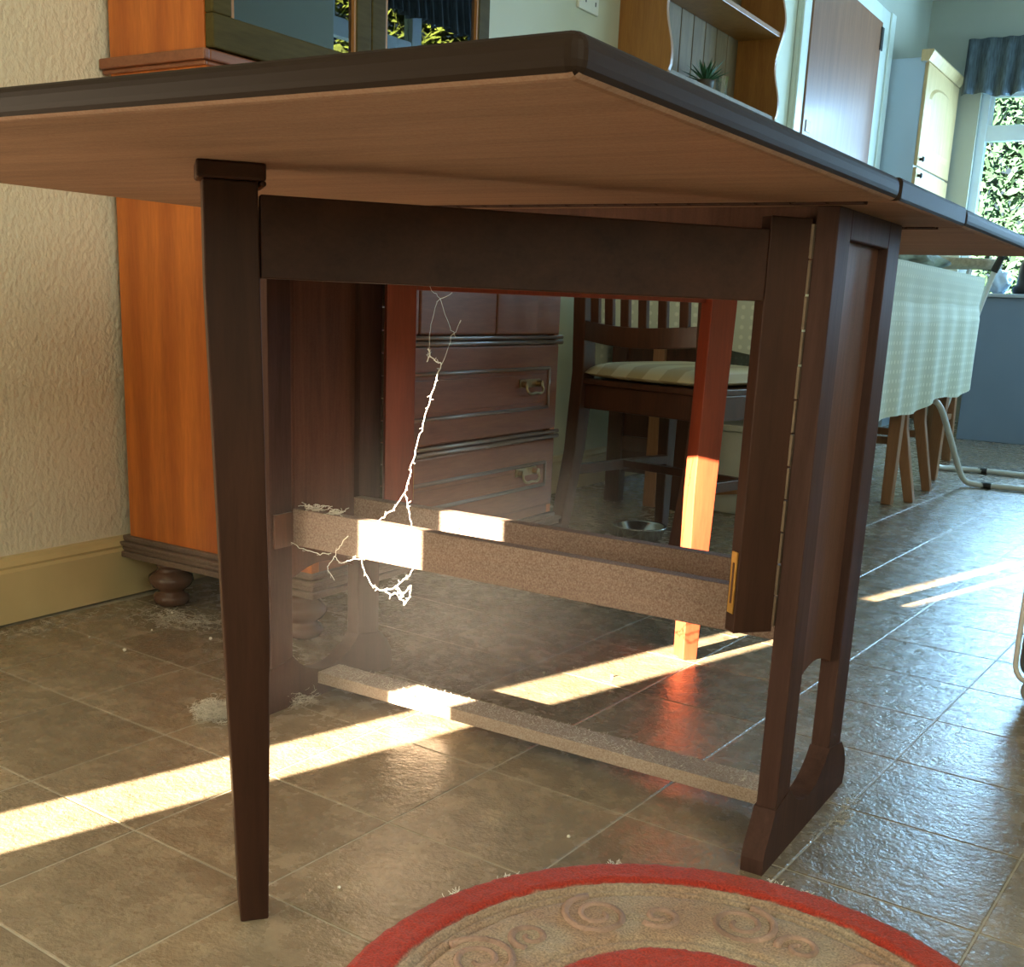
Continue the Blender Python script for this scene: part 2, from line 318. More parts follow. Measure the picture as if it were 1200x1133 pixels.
# ------------------------------------------------------------------ the room
XW, XR, Y0, Y1, ZC = -1.475, 1.35, -2.4, 6.3, 2.45
floor = struct(box('floor', (XW - .1, XR + .1, Y0 - .1, Y1 + .1, -0.06, -0.0007), GROUT))
# tiles: grid turned -3.3 degrees
th = math.radians(-3.3); TX, TY = 0.2105, 0.205
def tile_bm(bm, mat=None):
    a, b = TX - 0.0022, TY - 0.0022; e = 0.0012
    lo = [(0, 0, -.003), (a, 0, -.003), (a, b, -.003), (0, b, -.003)]; mid = [(x, y, -.0006) for x, y, z in lo]
    hi = [(e, e, 0), (a - e, e, 0), (a - e, b - e, 0), (e, b - e, 0)]
    V = [[bm.verts.new(p) for p in L] for L in (lo, mid, hi)]
    if mat is not None: bmesh.ops.transform(bm, matrix=mat, verts=V[0] + V[1] + V[2])
    for r in (0, 1):
        for i in range(4): bm.faces.new([V[r][i], V[r][(i + 1) % 4], V[r + 1][(i + 1) % 4], V[r + 1][i]])
    bm.faces.new(V[2])
cs, sn = math.cos(th), math.sin(th)
cells = []
for i in range(-16, 16):
    for j in range(-14, 34):
        x = 0.018 + (i * TX) * cs - (j * TY) * sn; y = 0.005 + (i * TX) * sn + (j * TY) * cs
        xc = x + (TX * cs - TY * sn) / 2; yc = y + (TX * sn + TY * cs) / 2
        if XW - .02 < xc < XR + .02 and Y0 - .02 < yc < Y1 + .02:
            v = Vector((xc - 0.346, yc + 1.1525, -0.615)); z = v.dot(F_)
            vis = z > 0.1 and abs(v.dot(R_) / z) < 0.56 and -0.52 < v.dot(U_) / z < 0.3
            cells.append((not vis, v.length, x, y))
cells.sort()
rest = B(); tmesh = None
for k, (nv, dist, x, y) in enumerate(cells):
    if k < 285:
        if tmesh is None:
            t = B(); tile_bm(t); o = obj('vinyl_tile', t, FLOOR, floor, local=True); tmesh = o.data
        else:
            o = bpy.data.objects.new('vinyl_tile', tmesh); C.objects.link(o); o.parent = floor
        o.location = (x, y, 0); o.rotation_euler = (0, 0, th)
    else: tile_bm(rest, Matrix.Translation((x, y, 0)) @ Matrix.Rotation(th, 4, 'Z'))
o = obj('vinyl_tile', rest, FLOOR, floor, local=True); o['kind'] = 'stuff'

def wall_with_holes(name, axis, c0, c1, a0, a1, z1, holes, mat):
    """holes: (a_lo, a_hi, z_lo, z_hi) sorted along a"""
    bm = B()
    def put(a, b, z0, zz):
        if b - a < 1e-4 or zz - z0 < 1e-4: return
        if axis == 'x': bx(bm, c0, c1, a, b, z0, zz)
        else: bx(bm, a, b, c0, c1, z0, zz)
    cur = a0
    for h in holes: put(cur, h[0], -0.06, z1); put(h[0], h[1], -0.06, h[2]); put(h[0], h[1], h[3], z1); cur = h[1]
    put(cur, a1, -0.06, z1)
    return struct(obj(name, bm, mat))
wall_with_holes('wall_left', 'x', XW - .1, XW, Y0 - .1, 1.16, ZC, [(-2.15, -0.95, 0.02, 2.05)], WALL)  # opening added for the warm fill lamp
box('wall_left', (XW - .1, XW, 1.16, 3.97, -0.06, ZC), WALLG)['kind'] = 'structure'
box('wall_left', (XW - .1, XW, 3.97, Y1 + .1, -0.06, ZC), WALLK)['kind'] = 'structure'
wall_with_holes('wall_far', 'y', Y1, Y1 + .1, XW, XR + .1, ZC, [(-1.13, 0.95, 0.70, 1.97)], WALLK)
wall_with_holes('wall_right', 'x', XR, XR + .1, Y0 - .1, Y1, ZC, [(-1.98, -.62, .8, 2.05), (3.55, 5.05, 1.0, 2.3)], WALLG)
wall_with_holes('wall_near', 'y', Y0 - .1, Y0, XW - 2.2, XR, 2.9, [(-1.430, -1.297, 0.0, 1.24)], WALLG)  # extra length past the left wall only blocks stray sun
struct(box('ceiling', (XW - .1, XR + .1, Y0 - .1, Y1 + .1, ZC, ZC + .05), CEIL))
# skirting board with moulded top, stops at the dresser and the door
def skirting(y0, y1):
    bm = B()
    prism(bm, [(XW, 0.004), (XW + .018, 0.004), (XW + .018, .098), (XW + .014, .104), (XW + .016, .109), (XW + .009, .117), (XW + .007, .124), (XW, .126)], 'y', y0, y1)
    return struct(obj('baseboard_left', bm, CREAMP, smooth=False))
skirting(-0.9, 0.345 + .95); skirting(1.3, 3.93)

# kitchen window in the far wall
def window(name, fixed, axis, a0, a1, z0, z1, mull, tran, sgn):
    fr = B(); t = 0.05; d0, d1 = fixed, fixed + sgn * .06
    d0, d1 = min(d0, d1), max(d0, d1)
    def put(a, b, zz0, zz1, bm, e=0):
        if axis == 'y': bx(bm, a, b, d0 + e, d1 - e, zz0, zz1)
        else: bx(bm, d0 + e, d1 - e, a, b, zz0, zz1)
    put(a0, a1, z0, z0 + t, fr); put(a0, a1, z1 - t, z1, fr); put(a0, a0 + t, z0 + t, z1 - t, fr); put(a1 - t, a1, z0 + t, z1 - t, fr)
    for m_ in mull: put(m_ - .04, m_ + .04, z0 + t, z1 - t, fr)
    o = struct(obj(name, fr, UPVC, bevel=0.004))
    es = [a0 + t] + [q for m_ in mull for q in (m_ - .04, m_ + .04)] + [a1 - t]
    for q in range(0, len(es), 2):
        s = B(); A, E = es[q], es[q + 1]
        put(A, E, tran - .045, tran + .045, s, .004); put(A, A + .02, tran + .045, z1 - t, s, .01)
        put(A + .02, E, z1 - t - .02, z1 - t, s, .01)
        obj('sash_bar', s, UPVC, o, local=True, bevel=0.003)
        for za, zb in ((z0 + t, tran - .045), (tran + .045, z1 - t)):
            g = B(); put(A, E, za, zb, g, .026); obj('window_pane', g, PANE, o, local=True)
    return o
window('window_1', 6.34, 'y', -1.13, 0.95, 0.70, 1.97, [-0.1], 1.70, 1)
window('window_2', 1.39, 'x', 3.55, 5.05, 1.0, 2.3, [4.3], 2.25 - 0.3, 1)
window('fill_window', 1.39, 'x', -1.98, -.62, .8, 2.05, [-1.3], 1.7, 1)  # unseen window added to house the right-hand fill lamp
# window sill of the kitchen window
struct(box('trim_1', (-1.16, 0.98, 6.14, 6.34, 0.67, 0.70), UPVC, bevel=0.004))
# door and architrave in the left wall
fr = B()
bx(fr, XW, XW + .022, 3.97, 4.10, 0, 2.18); bx(fr, XW, XW + .022, 5.21, 5.44, 0, 2.18); bx(fr, XW, XW + .022, 4.10, 5.21, 2.10, 2.18)
bx(fr, XW + .022, XW + .034, 3.97, 4.0, 0, 2.18); bx(fr, XW + .022, XW + .034, 5.36, 5.44, 0, 2.18)
struct(obj('trim_2', fr, WHITE, bevel=0.004))
d = struct(box('door_1', (XW + .002, XW + .03, 4.10, 5.21, 0.005, 2.10), DOORW, bevel=0.003))
for z in (0.3, 1.05, 2.02): box('hinge', (XW + .03, XW + .036, 5.185, 5.225, z - .055, z + .055), DARK, d, local=True)
box('latch_plate', (XW + .03, XW + .034, 4.135, 4.20, 1.42, 1.47), STEEL, d, local=True, bevel=.002)

# soft-edged scattering volume added under the table to imitate lens glow
hz, nt_, b_ = new_mat('glow volume'); nt_.nodes.remove(b_)
vs_ = N(nt_, 'ShaderNodeVolumeScatter'); vs_.inputs['Color'].default_value = (1, 0.92, 0.84, 1); vs_.inputs['Anisotropy'].default_value = 0.0
g_ = N(nt_, 'ShaderNodeNewGeometry'); a_ = N(nt_, 'ShaderNodeVectorMath', operation='SUBTRACT'); a_.inputs[1].default_value = (-.51, .12, .20)
b_ = N(nt_, 'ShaderNodeVectorMath', operation='DIVIDE'); b_.inputs[1].default_value = (.19, .24, .14); l_ = N(nt_, 'ShaderNodeVectorMath', operation='DOT_PRODUCT')
nt_.links.new(g_.outputs['Position'], a_.inputs[0]); nt_.links.new(a_.outputs[0], b_.inputs[0]); nt_.links.new(b_.outputs[0], l_.inputs[0]); nt_.links.new(b_.outputs[0], l_.inputs[1])
m_ = N(nt_, 'ShaderNodeMath', operation='MULTIPLY'); m_.inputs[1].default_value = -1.0; e_ = N(nt_, 'ShaderNodeMath', operation='EXPONENT'); d_ = N(nt_, 'ShaderNodeMath', operation='MULTIPLY'); d_.inputs[1].default_value = 0.24
nt_.links.new(l_.outputs['Value'], m_.inputs[0]); nt_.links.new(m_.outputs[0], e_.inputs[0]); nt_.links.new(e_.outputs[0], d_.inputs[0]); nt_.links.new(d_.outputs[0], vs_.inputs['Density'])
nt_.links.new(vs_.outputs[0], nt_.nodes['Material Output'].inputs['Volume'])
HAZE_BOX = (-1.2, .05, -.60, .90, .0012, .66)
o = box('glow_volume', HAZE_BOX, hz); o['kind'] = 'stuff'; o['label'] = 'hazy glow volume added round the sunlit rails to imitate lens glow'; o['category'] = 'haze'
struct(obj('roof_sun_block', (lambda bm: (prism(bm, [(Y0 - .4, 2.56), (Y1 + .4, 2.56), (Y1 + .4, 2.6), (2.0, 4.6), (Y0 - .4, 2.6)], 'x', XW - .4, XR + .4), bm)[1])(B()), CEIL))  # unseen, added to keep sun off the hedge
# ------------------------------------------------------------------ garden beyond the windows
struct(box('ground', (-30, 30, -30, 40, -0.5, -0.07), GRASS))
def hedge(name, label, x0, x1, y0, y1, h, n, seed, mat=LEAFM, big=1):
    rnd = random.Random(seed); bm = B()
    for _ in range(n):
        p = Vector((rnd.uniform(x0, x1), rnd.uniform(y0, y1), rnd.uniform(-.1, h)))
        s = rnd.uniform(.05, .12) * big; a = Vector((rnd.gauss(0, 1), rnd.gauss(0, 1), rnd.gauss(0, 1))).normalized(); b = a.orthogonal().normalized()
        c = a.cross(b)
        bm.faces.new([bm.verts.new(p + q) for q in (a * s, b * s * .4, -a * s, -b * s * .4)])
        if rnd.random() < .3: bm.faces.new([bm.verts.new(p + q) for q in (c * s, b * s * .4, -c * s, -b * s * .4)])
    o = obj(name, bm, mat); tag(o, label, 'hedge'); return o
hedge('garden_hedge', 'tall leafy green hedge outside the kitchen window', -3.5, 3.0, 8.6, 9.6, 4.6, 60000, 3, LEAFM, 0.62)
hedge('garden_shrub', 'sunlit green shrub outside the side window, seen mirrored in the cabinet glass', 5.5, 6.6, 4.0, 14.0, 6.5, 42000, 4, LEAFD, 1.2)

# ------------------------------------------------------------------ drop-leaf gateleg table
t_, W, L = 0.0235, 0.2522, 0.7522
XL = -L - t_            # inner face of left panel
HX0, HX1, HZ = -0.863, 0.064, 0.72
T = thing('gateleg_table', 'dark mahogany drop-leaf table with both leaves up, seen from below in the foreground', 'table', (-0.4, 0.126, 0))
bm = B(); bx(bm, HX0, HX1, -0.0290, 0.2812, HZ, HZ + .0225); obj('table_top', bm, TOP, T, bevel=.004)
def leaf(y0, y1, lab):
    bm = B(); bx(bm, HX0, HX1, y0, y1, HZ, HZ + .0225)
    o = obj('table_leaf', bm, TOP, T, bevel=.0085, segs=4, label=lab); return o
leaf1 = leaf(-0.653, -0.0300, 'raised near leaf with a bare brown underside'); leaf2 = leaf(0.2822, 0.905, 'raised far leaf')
for y in (-0.0295, 0.2817):
    bm = B(); tube(bm, [(HX0 + .03, y, HZ - .0006), (HX1 - .03, y, HZ - .0006)], 0.0016, 6)
    for s in range(24):
        x = HX0 + .03 + s * (HX1 - HX0 - .06) / 24; bx(bm, x + .001, x + .034, y - .008, y + .008, HZ - .0012, HZ)
    obj('leaf_hinge', bm, MAHE, T)
def end_panel(xa, lab):
    """xa is the inner (table-middle) x of the slab, slab spans xa..xa+t"""
    x0, x1 = xa, xa + t_
    bm = B(); bx(bm, x0, x1, 0, .046, .055, HZ); bx(bm, x0, x1, .199, W, .055, HZ); bx(bm, x0, x1, .046, .199, .69, HZ)
    P = obj('end_panel', bm, MAHE, T, bevel=.0015, label=lab)
    z = [(.046, .69), (.046, .192)] + [(.046 + .153 * k / 10, .192 + .020 * math.sin(PI * k / 10)) for k in range(1, 10)] + [(.199, .192), (.199, .69)]
    bm = B(); prism(bm, z, 'x', x0 + .007, x1 - .011)
    bx(bm, x1 - .012, x1 - .0105, .062, .0645, .2, .69)
    obj('inset_panel', bm, PANEL, P, local=True)
    pts = [(-.003, .069), (-.012, .052), (-.027, .030), (-.031, .018), (-.030, 0), (.284, 0), (.288, .016), (.284, .036), (.272, .054), (.256, .069), (.199, .078)]
    pts += [(.199 - .153 * k / 12, .078 - .036 * math.sin(PI * k / 12) ** .75) for k in range(1, 12)] + [(.046, .078)]
    bm = B(); prism(bm, pts, 'x', x0 - .0012, x1 + .0012); obj('foot', bm, MAHE, P, local=True)
    return P
pr = end_panel(-t_, 'right end panel with cut-out and sledge foot'); pl = end_panel(XL - t_, 'left end panel with cut-out and sledge foot')
for y0, y1, lab in ((.047, .067, 'dusty near middle rail, sunlit in one patch'), (.185, .205, 'dusty far middle rail, sunlit in one patch')):
    bm = B(); bx(bm, XL, -t_, y0, y1, .2513, .3066); obj('middle_rail', bm, DUSTY, T, bevel=.0015, label=lab)
bm = B(); bx(bm, XL, XL + .004, .006, .044, .252, .302); obj('dark_block', bm, CHAIRW, T)  # thin dark block on the left near stile, beside the rail end
bm = B(); bx(bm, XL, -t_, W / 2 - .0255, W / 2 + .0255, .021, .0395); obj('lower_stretcher', bm, DUSTIER, T, bevel=.001, label='dust-covered flat bottom stretcher')
for y0 in (.012, W - .032):
    bm = B(); bx(bm, XL, -t_, y0, y0 + .02, .672, HZ); obj('apron_rail', bm, PANEL, T)
def gate(rot180):
    # local frame: u from hinge outward, w towards the outside face
    if not rot180: hx, hy, s = -t_ - .0015, -.0005, 1
    else: hx, hy, s = XL + .0015, W + .0005, -1
    ux, uy = -.647 * s, -.763 * s; wx, wy = .763 * s, -.647 * s
    M = Matrix(((ux, wx, 0, hx), (uy, wy, 0, hy), (0, 0, 1, 0), (0, 0, 0, 1)))
    wood_ = MAHLIT if rot180 else MAHV; tk = -.020
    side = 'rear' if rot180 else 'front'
    bm = B(); bx(bm, .048, .5445, tk + .001, -.001, .625, .695, M); g = obj('gate_rail', bm, MAHLIT if rot180 else MAH, T, bevel=.0012, label='top rail of the swung-out %s gate' % side)
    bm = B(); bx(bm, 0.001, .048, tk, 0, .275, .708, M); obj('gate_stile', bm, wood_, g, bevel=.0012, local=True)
    # leg tapering to the foot
    lt = -.040
    def ring(u0, u1, z): return [(u0, lt, z), (u1, lt, z), (u1, 0, z), (u0, 0, z)]
    bm = B()
    secs = [ring(.5455, .573, 0), ring(.5405, .583, .304), ring(.5455, .5925, .62), ring(.5465, .5925, .705)]
    V = [[bm.verts.new(M @ Vector(p)) for p in r_] for r_ in secs]
    bm.faces.new(V[0][::-1]); bm.faces.new(V[-1])
    for a, b in zip(V, V[1:]):
        for i in range(4): bm.faces.new([a[i], a[(i + 1) % 4], b[(i + 1) % 4], b[i]])
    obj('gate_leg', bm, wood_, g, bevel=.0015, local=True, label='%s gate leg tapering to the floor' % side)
    # brass slotted plate on the inner edge of the stile
    bm = B(); bx(bm, .048, .0492, tk + .004, -.004, .296, .364, M); pt = obj('slotted_plate', bm, BRASS, g, local=True, label='worn brass plate with a slot')
    bm = B(); bx(bm, .0491, .0497, tk + .0085, -.0085, .307, .352, M); obj('plate_slot', bm, PANEL, g, local=True)
    bm = B()
    for k in range(12): 
        z = .282 + k * .0352; tube(bm, [(hx, hy, z), (hx, hy, z + .033)], .0022 + .0004 * (k % 2), 6)
    obj('piano_hinge', bm, STEEL, g, local=True)
    bm = B(); bx(bm, .5395, .5975, lt - .004, .004, .7055, .7199, M); bx(bm, .5395, .5445, lt - .004, .004, .701, .7056, M)
    obj('leaf_stop', bm, MAHV if rot180 else MAH, T, bevel=.002)
gate(False); gate(True)

# ------------------------------------------------------------------ dresser against the left wall
XF = -0.97
D = thing('dresser', 'orange-brown wooden dresser with drawers, bun feet and glazed top against the cream wall', 'dresser', (-1.22, 0.72, 0))
DY0, DY1 = 0.305, 1.15
box('carcass_side', (XW + .02, XF - .002, DY0, DY0 + .02, .125, .80), PINE, D, bevel=.001, label='orange side board')
box('carcass_side', (XW + .02, XF - .002, DY1 - .02, DY1, .125, .80), PINE, D, bevel=.001)
bm = B(); bx(bm, XW + .02, XF - .02, DY0 + .02, DY1 - .02, .125, .79); bx(bm, XF - .02, XF - .002, DY0 + .02, DY1 - .02, .125, .155); bx(bm, XF - .02, XF - .002, DY0 + .02, DY1 - .02, .765, .79)
obj('carcass', bm, DRAWER, D)
box('counter_top', (XW + .01, XF + .02, DY0 - .02, DY1 + .02, .79, .812), DRAWER, D, bevel=.004)
# stepped base moulding with three beads
bm = B()
for k, (e, z0, z1) in enumerate(((.022, .086, .098), (.016, .098, .108), (.020, .108, .116), (.008, .116, .127))):
    bx(bm, XW + .005, XF + e, DY0 - e, DY1 + e, z0, z1)
obj('base_moulding', bm, DARKMOLD, D, bevel=.0025)
prof = [(.026, 0), (.033, .004), (.036, .014), (.033, .022), (.025, .026), (.026, .031), (.037, .038), (.044, .050), (.042, .060), (.030, .068), (.024, .073), (.027, .078), (.030, .086)]
for fx, fy in ((-1.355, .318), (-1.01, .325), (-1.355, 1.12), (-1.01, 1.12)):
    bm = B(); lathe(bm, prof, fx, fy, 28); obj('bun_foot', bm, TURN, D, smooth=True)
def drawer(y0, y1, z0, z1, knob):
    bm = B(); bx(bm, XF - .004, XF + .012, y0, y1, z0, z1); o = obj('drawer', bm, DRAWER, D, bevel=.004, segs=2)
    if not knob:
        i = .042; bm = B()
        # raised frame of moulding round the centre field
        a, b, c, d_ = y0 + i, y1 - i, z0 + .052, z1 - .052; X_ = XF + .013
        tube(bm, [(X_, a, c), (X_, b, c)], .0042, 8); tube(bm, [(X_, a, d_), (X_, b, d_)], .0042, 8); tube(bm, [(X_, a, c), (X_, a, d_)], .0042, 8); tube(bm, [(X_, b, c), (X_, b, d_)], .0042, 8)
        obj('drawer_moulding', bm, BEAD, o, local=True, smooth=True)
        bm = B(); bx(bm, XF + .011, XF + .0145, y0 + i + .012, y1 - i - .012, z0 + .064, z1 - .064); obj('drawer_field', bm, DRAWER, o, local=True, bevel=.0015)
        for yc in (y0 + .13, y1 - .13):
            bm = B(); zc = (z0 + z1) / 2 + .012; X = XF + .016
            for s in (-1, 1): lathe2 = tube(bm, [(X - .002, yc + s * .032, zc), (X + .014, yc + s * .032, zc)], .007, 10)
            tube(bm, [(X + .012, yc - .032, zc), (X + .016, yc - .036, zc - .014), (X + .018, yc - .02, zc - .022), (X + .018, yc, zc - .018), (X + .018, yc + .02, zc - .022), (X + .016, yc + .036, zc - .014), (X + .012, yc + .032, zc)], .003, 8, smooth=2)
            bx(bm, X - .002, X + .001, yc - .044, yc + .044, zc - .008, zc + .010)
            obj('swan_handle', bm, OLDBRASS, o, local=True, smooth=False)
    else:
        bm = B(); yc = (y0 + y1) / 2; zc = (z0 + z1) / 2; lathe(bm, [(.006, 0), (.006, .01), (.013, .016), (.013, .022), (.006, .027)], 0, 0, 16)
        bmesh.ops.transform(bm, matrix=Matrix.Translation((XF + .012, yc, zc)) @ Matrix.Rotation(PI / 2, 4, 'Y'), verts=bm.verts)
        obj('knob', bm, TURN, o, local=True, smooth=True)
for k in range(3): drawer(DY0 + .02 + k * .269 , DY0 + .02 + k * .269 + .266, .545, .760, True)
drawer(DY0 + .02, DY1 - .02, .330, .522, False); drawer(DY0 + .02, DY1 - .02, .150, .306, False)
bm = B()
for z in (.308, .524):
    tube(bm, [(XF + .008, DY0 + .002, z + .0035), (XF + .008, DY1 - .002, z + .0035)], .0052, 10); tube(bm, [(XF + .008, DY0 + .002, z + .0145), (XF + .008, DY1 - .002, z + .0145)], .0045, 10)
obj('drawer_divider', bm, BEAD, D, smooth=True)
# upper part: shaped sides, glazed doors
XU = -1.212
for y in (DY0, DY1 - .02):
    bm = B(); prism(bm, [(XW + .02, .812), (XU + .05, .812), (XU + .03, .90), (XU + .018, .955), (XU, .992), (XU, 2.0), (XW + .02, 2.0)], 'y', y, y + .02); obj('hutch_side', bm, PINE, D, bevel=.001)
bm = B(); bx(bm, XW + .02, XW + .03, DY0 + .02, DY1 - .02, .812, 2.0); bx(bm, XW + .03, XU, DY0 + .02, DY1 - .02, .992, 1.008); bx(bm, XW + .03, XU, DY0 + .02, DY1 - .02, 1.98, 2.0); bx(bm, XW + .03, XU - .02, DY0 + .02, DY1 - .02, 1.45, 1.465)
obj('hutch_shelf', bm, OLIVE, D)
bm = B(); bx(bm, XW + .005, XU + .014, DY0 - .014, DY0, .992, 1.010); bx(bm, XU, XU + .014, DY0, DY1 + .014, .992, 1.010); bx(bm, XW + .005, XU + .008, DY0 - .007, DY0, .984, .992); bx(bm, XU, XU + .007, DY0, DY1 + .007, .984, .992); obj('hutch_moulding', bm, DRAWER, D, bevel=.003)
bm = B(); bx(bm, XW + .02, XU + .014, DY0 - .014, DY1 + .014, 2.0, 2.03); obj('cornice', bm, DARKMOLD, D, bevel=.004)
for a, b in ((DY0 + .002, .7265), (.7285, DY1 - .002)):
    bm = B(); z0, z1, f = 1.012, 1.978, .045
    bx(bm, XU, XU + .02, a, b, z0, z0 + .055); bx(bm, XU, XU + .02, a, b, z1 - f, z1); bx(bm, XU, XU + .02, a, a + f, z0 + .055, z1 - f); bx(bm, XU, XU + .02, b - f, b, z0 + .055, z1 - f)
    o = obj('glazed_door', bm, OLIVE, D, bevel=.003)
    bm = B(); bx(bm, XU + .008, XU + .011, a + f - .003, b - f + .003, z0 + .052, z1 - f + .003); obj('door_glass', bm, CABGLASS, o, local=True)
    bm = B(); bx(bm, XU + .011, XU + .018, b - f - .006, b - f, z0 + .055, z1 - f); bx(bm, XU + .011, XU + .018, a + f, a + f + .006, z0 + .055, z1 - f); obj('glazing_bead', bm, HONEY, o, local=True)

# ------------------------------------------------------------------ wall: socket, shelf unit with plant
S = thing('wall_socket', 'white wall socket plate on the pale green wall beside the shelf unit', 'socket', (XW, 2.10, 1.475))
box('socket_plate', (XW, XW + .009, 2.035, 2.160, 1.478, 1.60), PLASTIC, S, bevel=.003)
bm = B()
for y, z in ((2.062, 1.53), (2.076, 1.507), (2.09, 1.53), (2.124, 1.53), (2.138, 1.507), (2.11, 1.53)): bx(bm, XW + .009, XW + .0096, y - .003, y + .003, z - .006, z + .006)
obj('pin_holes', bm, DARK, S)
SH = thing('wall_shelf', 'honey pine shelf unit with scalloped sides hung on the pale green wall', 'shelf', (XW, 2.82, 1.31))
SY0, SY1, SX = 2.315, 3.33, XW + .19
def scallop():
    pts = [(XW, 1.31)]
    for k in range(41):
        z = 1.31 + k * .66 / 40; q = (z - 1.31)
        d = .178 + .013 * math.cos(2 * PI * (q - .075) / .30)
        if q < .045: d = .11 + .08 * math.sin(PI / 2 * q / .045)
        pts.append((XW + d, z))
    return pts + [(XW, 1.97)]
for a, b, in ((SY0, SY0 + .02), (SY1 - .02, SY1)):
    bm = B(); prism(bm, scallop(), 'y', a, b); obj('side_panel', bm, HONEY, SH, bevel=.002)
for z in (1.335, 1.635, 1.93): box('shelf_board', (XW + .01, SX - (.012 if z < 1.9 else .03), SY0 + .02, SY1 - .02, z, z + .018), HONEY if z > 1.4 else KNOTTY, SH, bevel=.002)
n = 9; wpl = (SY1 - SY0 - .04) / n
for k in range(n): box('back_plank', (XW + .001, XW + .009, SY0 + .02 + k * wpl + .0025, SY0 + .02 + (k + 1) * wpl - .0025, 1.335, 1.95), KNOTTY, SH, bevel=.0025)
P = thing('potted_plant', 'small spiky green succulent in a dark pot on the pine shelf', 'plant', (-1.385, 2.83, 1.353))
bm = B(); lathe(bm, [(.024, 1.353), (.032, 1.400), (.032, 1.406), (.026, 1.406), (.025, 1.398)], -1.385, 2.83, 20); obj('pot', bm, POTM, P, smooth=True)
rnd = random.Random(5)
for k in range(26):
    a = k * 2.4; e = .35 + .95 * (k % 5) / 5; ln = rnd.uniform(.075, .115); dx, dy = math.cos(a), math.sin(a); c = math.cos(e); s_ = math.sin(e)
    base = Vector((-1.385, 2.83, 1.398)); side = Vector((-dy, dx, 0)) * .0055
    m_ = base + Vector((dx * c, dy * c, s_)) * ln * .55; tip = base + Vector((dx * c, dy * c, s_ * .92)) * ln
    bm = B(); V = [bm.verts.new(p) for p in (base - side * .6, base + side * .6, m_ + side, m_ - side, tip, m_ - Vector((0, 0, .003)), base - Vector((0, 0, .003)))]
    for f in ((0, 1, 2, 3), (3, 2, 4), (1, 6, 5, 2), (6, 0, 3, 5), (2, 5, 4), (5, 3, 4)): bm.faces.new([V[i] for i in f])
    obj('leaf', bm, SPIKY, P)
bm = B(); lathe(bm, [(.018, 1.353), (.021, 1.358), (.024, 1.425), (.021, 1.425), (.018, 1.362)], -1.345, 2.888, 10); tag(obj('glass_tumbler', bm, VASEG), 'clear faceted glass tumbler beside the succulent on the shelf', 'glass')

# ------------------------------------------------------------------ kitchen end
K = thing('larder_cabinet', 'tall pale grey larder cabinet with light oak arched doors beside the kitchen window', 'cabinet', (-1.37, 5.85, 0))
KX = -1.268
bm = B(); bx(bm, XW + .002, KX, 5.46, 6.27, 0, 1.97); obj('cabinet_body', bm, PALEU, K)
bm = B(); prism(bm, [(KX - .02, 1.95), (KX + .022, 1.95), (KX + .045, 1.995), (KX + .04, 2.005), (KX - .02, 2.005)], 'y', 5.44, 6.27); obj('cornice', bm, OAKL, K)
def arched(y0, y1, z0, z1, kz):
    bm = B(); bx(bm, KX, KX + .02, y0, y1, z0, z1); o = obj('cabinet_door', bm, OAKL, K, bevel=.003)
    i = .09; ya, yb = y0 + i, y1 - i; zc = z1 - .17; r = (yb - ya) / 2
    def arch(e): return [(ya + e, z0 + .075 + e), (yb - e, z0 + .075 + e)] + [((ya + yb) / 2 + (r - e) * math.cos(q), zc + (.085 - e * .5) * math.sin(q)) for q in [PI * k / 14 for k in range(15)]]
    bm = B(); A, Bv = arch(0), arch(.03)
    va = [bm.verts.new((KX + .02, *p)) for p in A]; vb = [bm.verts.new((KX + .030, *p)) for p in Bv]; m2 = len(A)
    for k in range(m2): bm.faces.new([va[k], va[(k + 1) % m2], vb[(k + 1) % m2], vb[k]])
    bm.faces.new(vb); obj('raised_field', bm, OAKL, o, local=True)
    bm = B(); tube(bm, [(KX + .02, y0 + .045, kz), (KX + .035, y0 + .045, kz)], .008, 10); tube(bm, [(KX + .035, y0 + .045, kz), (KX + .045, y0 + .045, kz)], .016, 12, taper=.01); obj('knob', bm, DARK, o, local=True)
arched(5.465, 6.265, 1.425, 1.945, 1.46); arched(5.465, 6.265, .85, 1.415, 1.375); arched(5.465, 6.265, .1, .84, .78)
# valances
def valance(name, label, axis, fixed, a0, a1, z0, z1, sgn):
    bm = B(); n = 150; rows = 7; rnd = random.Random(2); V = []
    for r_ in range(rows):
        z = z1 + (z0 - z1) * r_ / (rows - 1); row = []
        for k in range(n + 1):
            a = a0 + (a1 - a0) * k / n; am = .012 + .02 * r_ / rows
            d = fixed + sgn * (.035 + am * math.sin(k * .95 + .6 * math.sin(k * .37)) + .02 * r_ / rows); zz = z + (.012 * math.sin(k * .31) if r_ == rows - 1 else 0)
            row.append(bm.verts.new((a, d, zz) if axis == 'y' else (d, a, zz)))
        V.append(row)
    for r_ in range(rows - 1):
        for k in range(n): bm.faces.new([V[r_][k], V[r_][k + 1], V[r_ + 1][k + 1], V[r_ + 1][k]])
    o = obj(name, bm, CURT, smooth=True); s = o.modifiers.new('cloth', 'SOLIDIFY'); s.thickness = .003
    return tag(o, label, 'curtain')
valance('curtain_valance', 'dark blue-grey gathered valance above the kitchen window', 'y', 6.24, -1.215, 1.0, 1.89, 2.2, -1)
valance('curtain_valance', 'dark gathered valance above the side window, mirrored in the cabinet glass', 'x', 1.32, 3.45, 5.1, 2.08, 2.38, -1)
G = thing('counter_unit', 'blue-grey kitchen unit end panel below the window at the right edge', 'cabinet', (-.2, 5.5, 0))
box('unit_body', (-.80, .6, 5.16, 6.12, 0.0, .735), GREYU, G, bevel=.004); box('worktop', (-.815, .6, 5.145, 6.13, .735, .755), PALEU, G, bevel=.004)
bm = B(); bmesh.ops.create_icosphere(bm, subdivisions=3, radius=1)
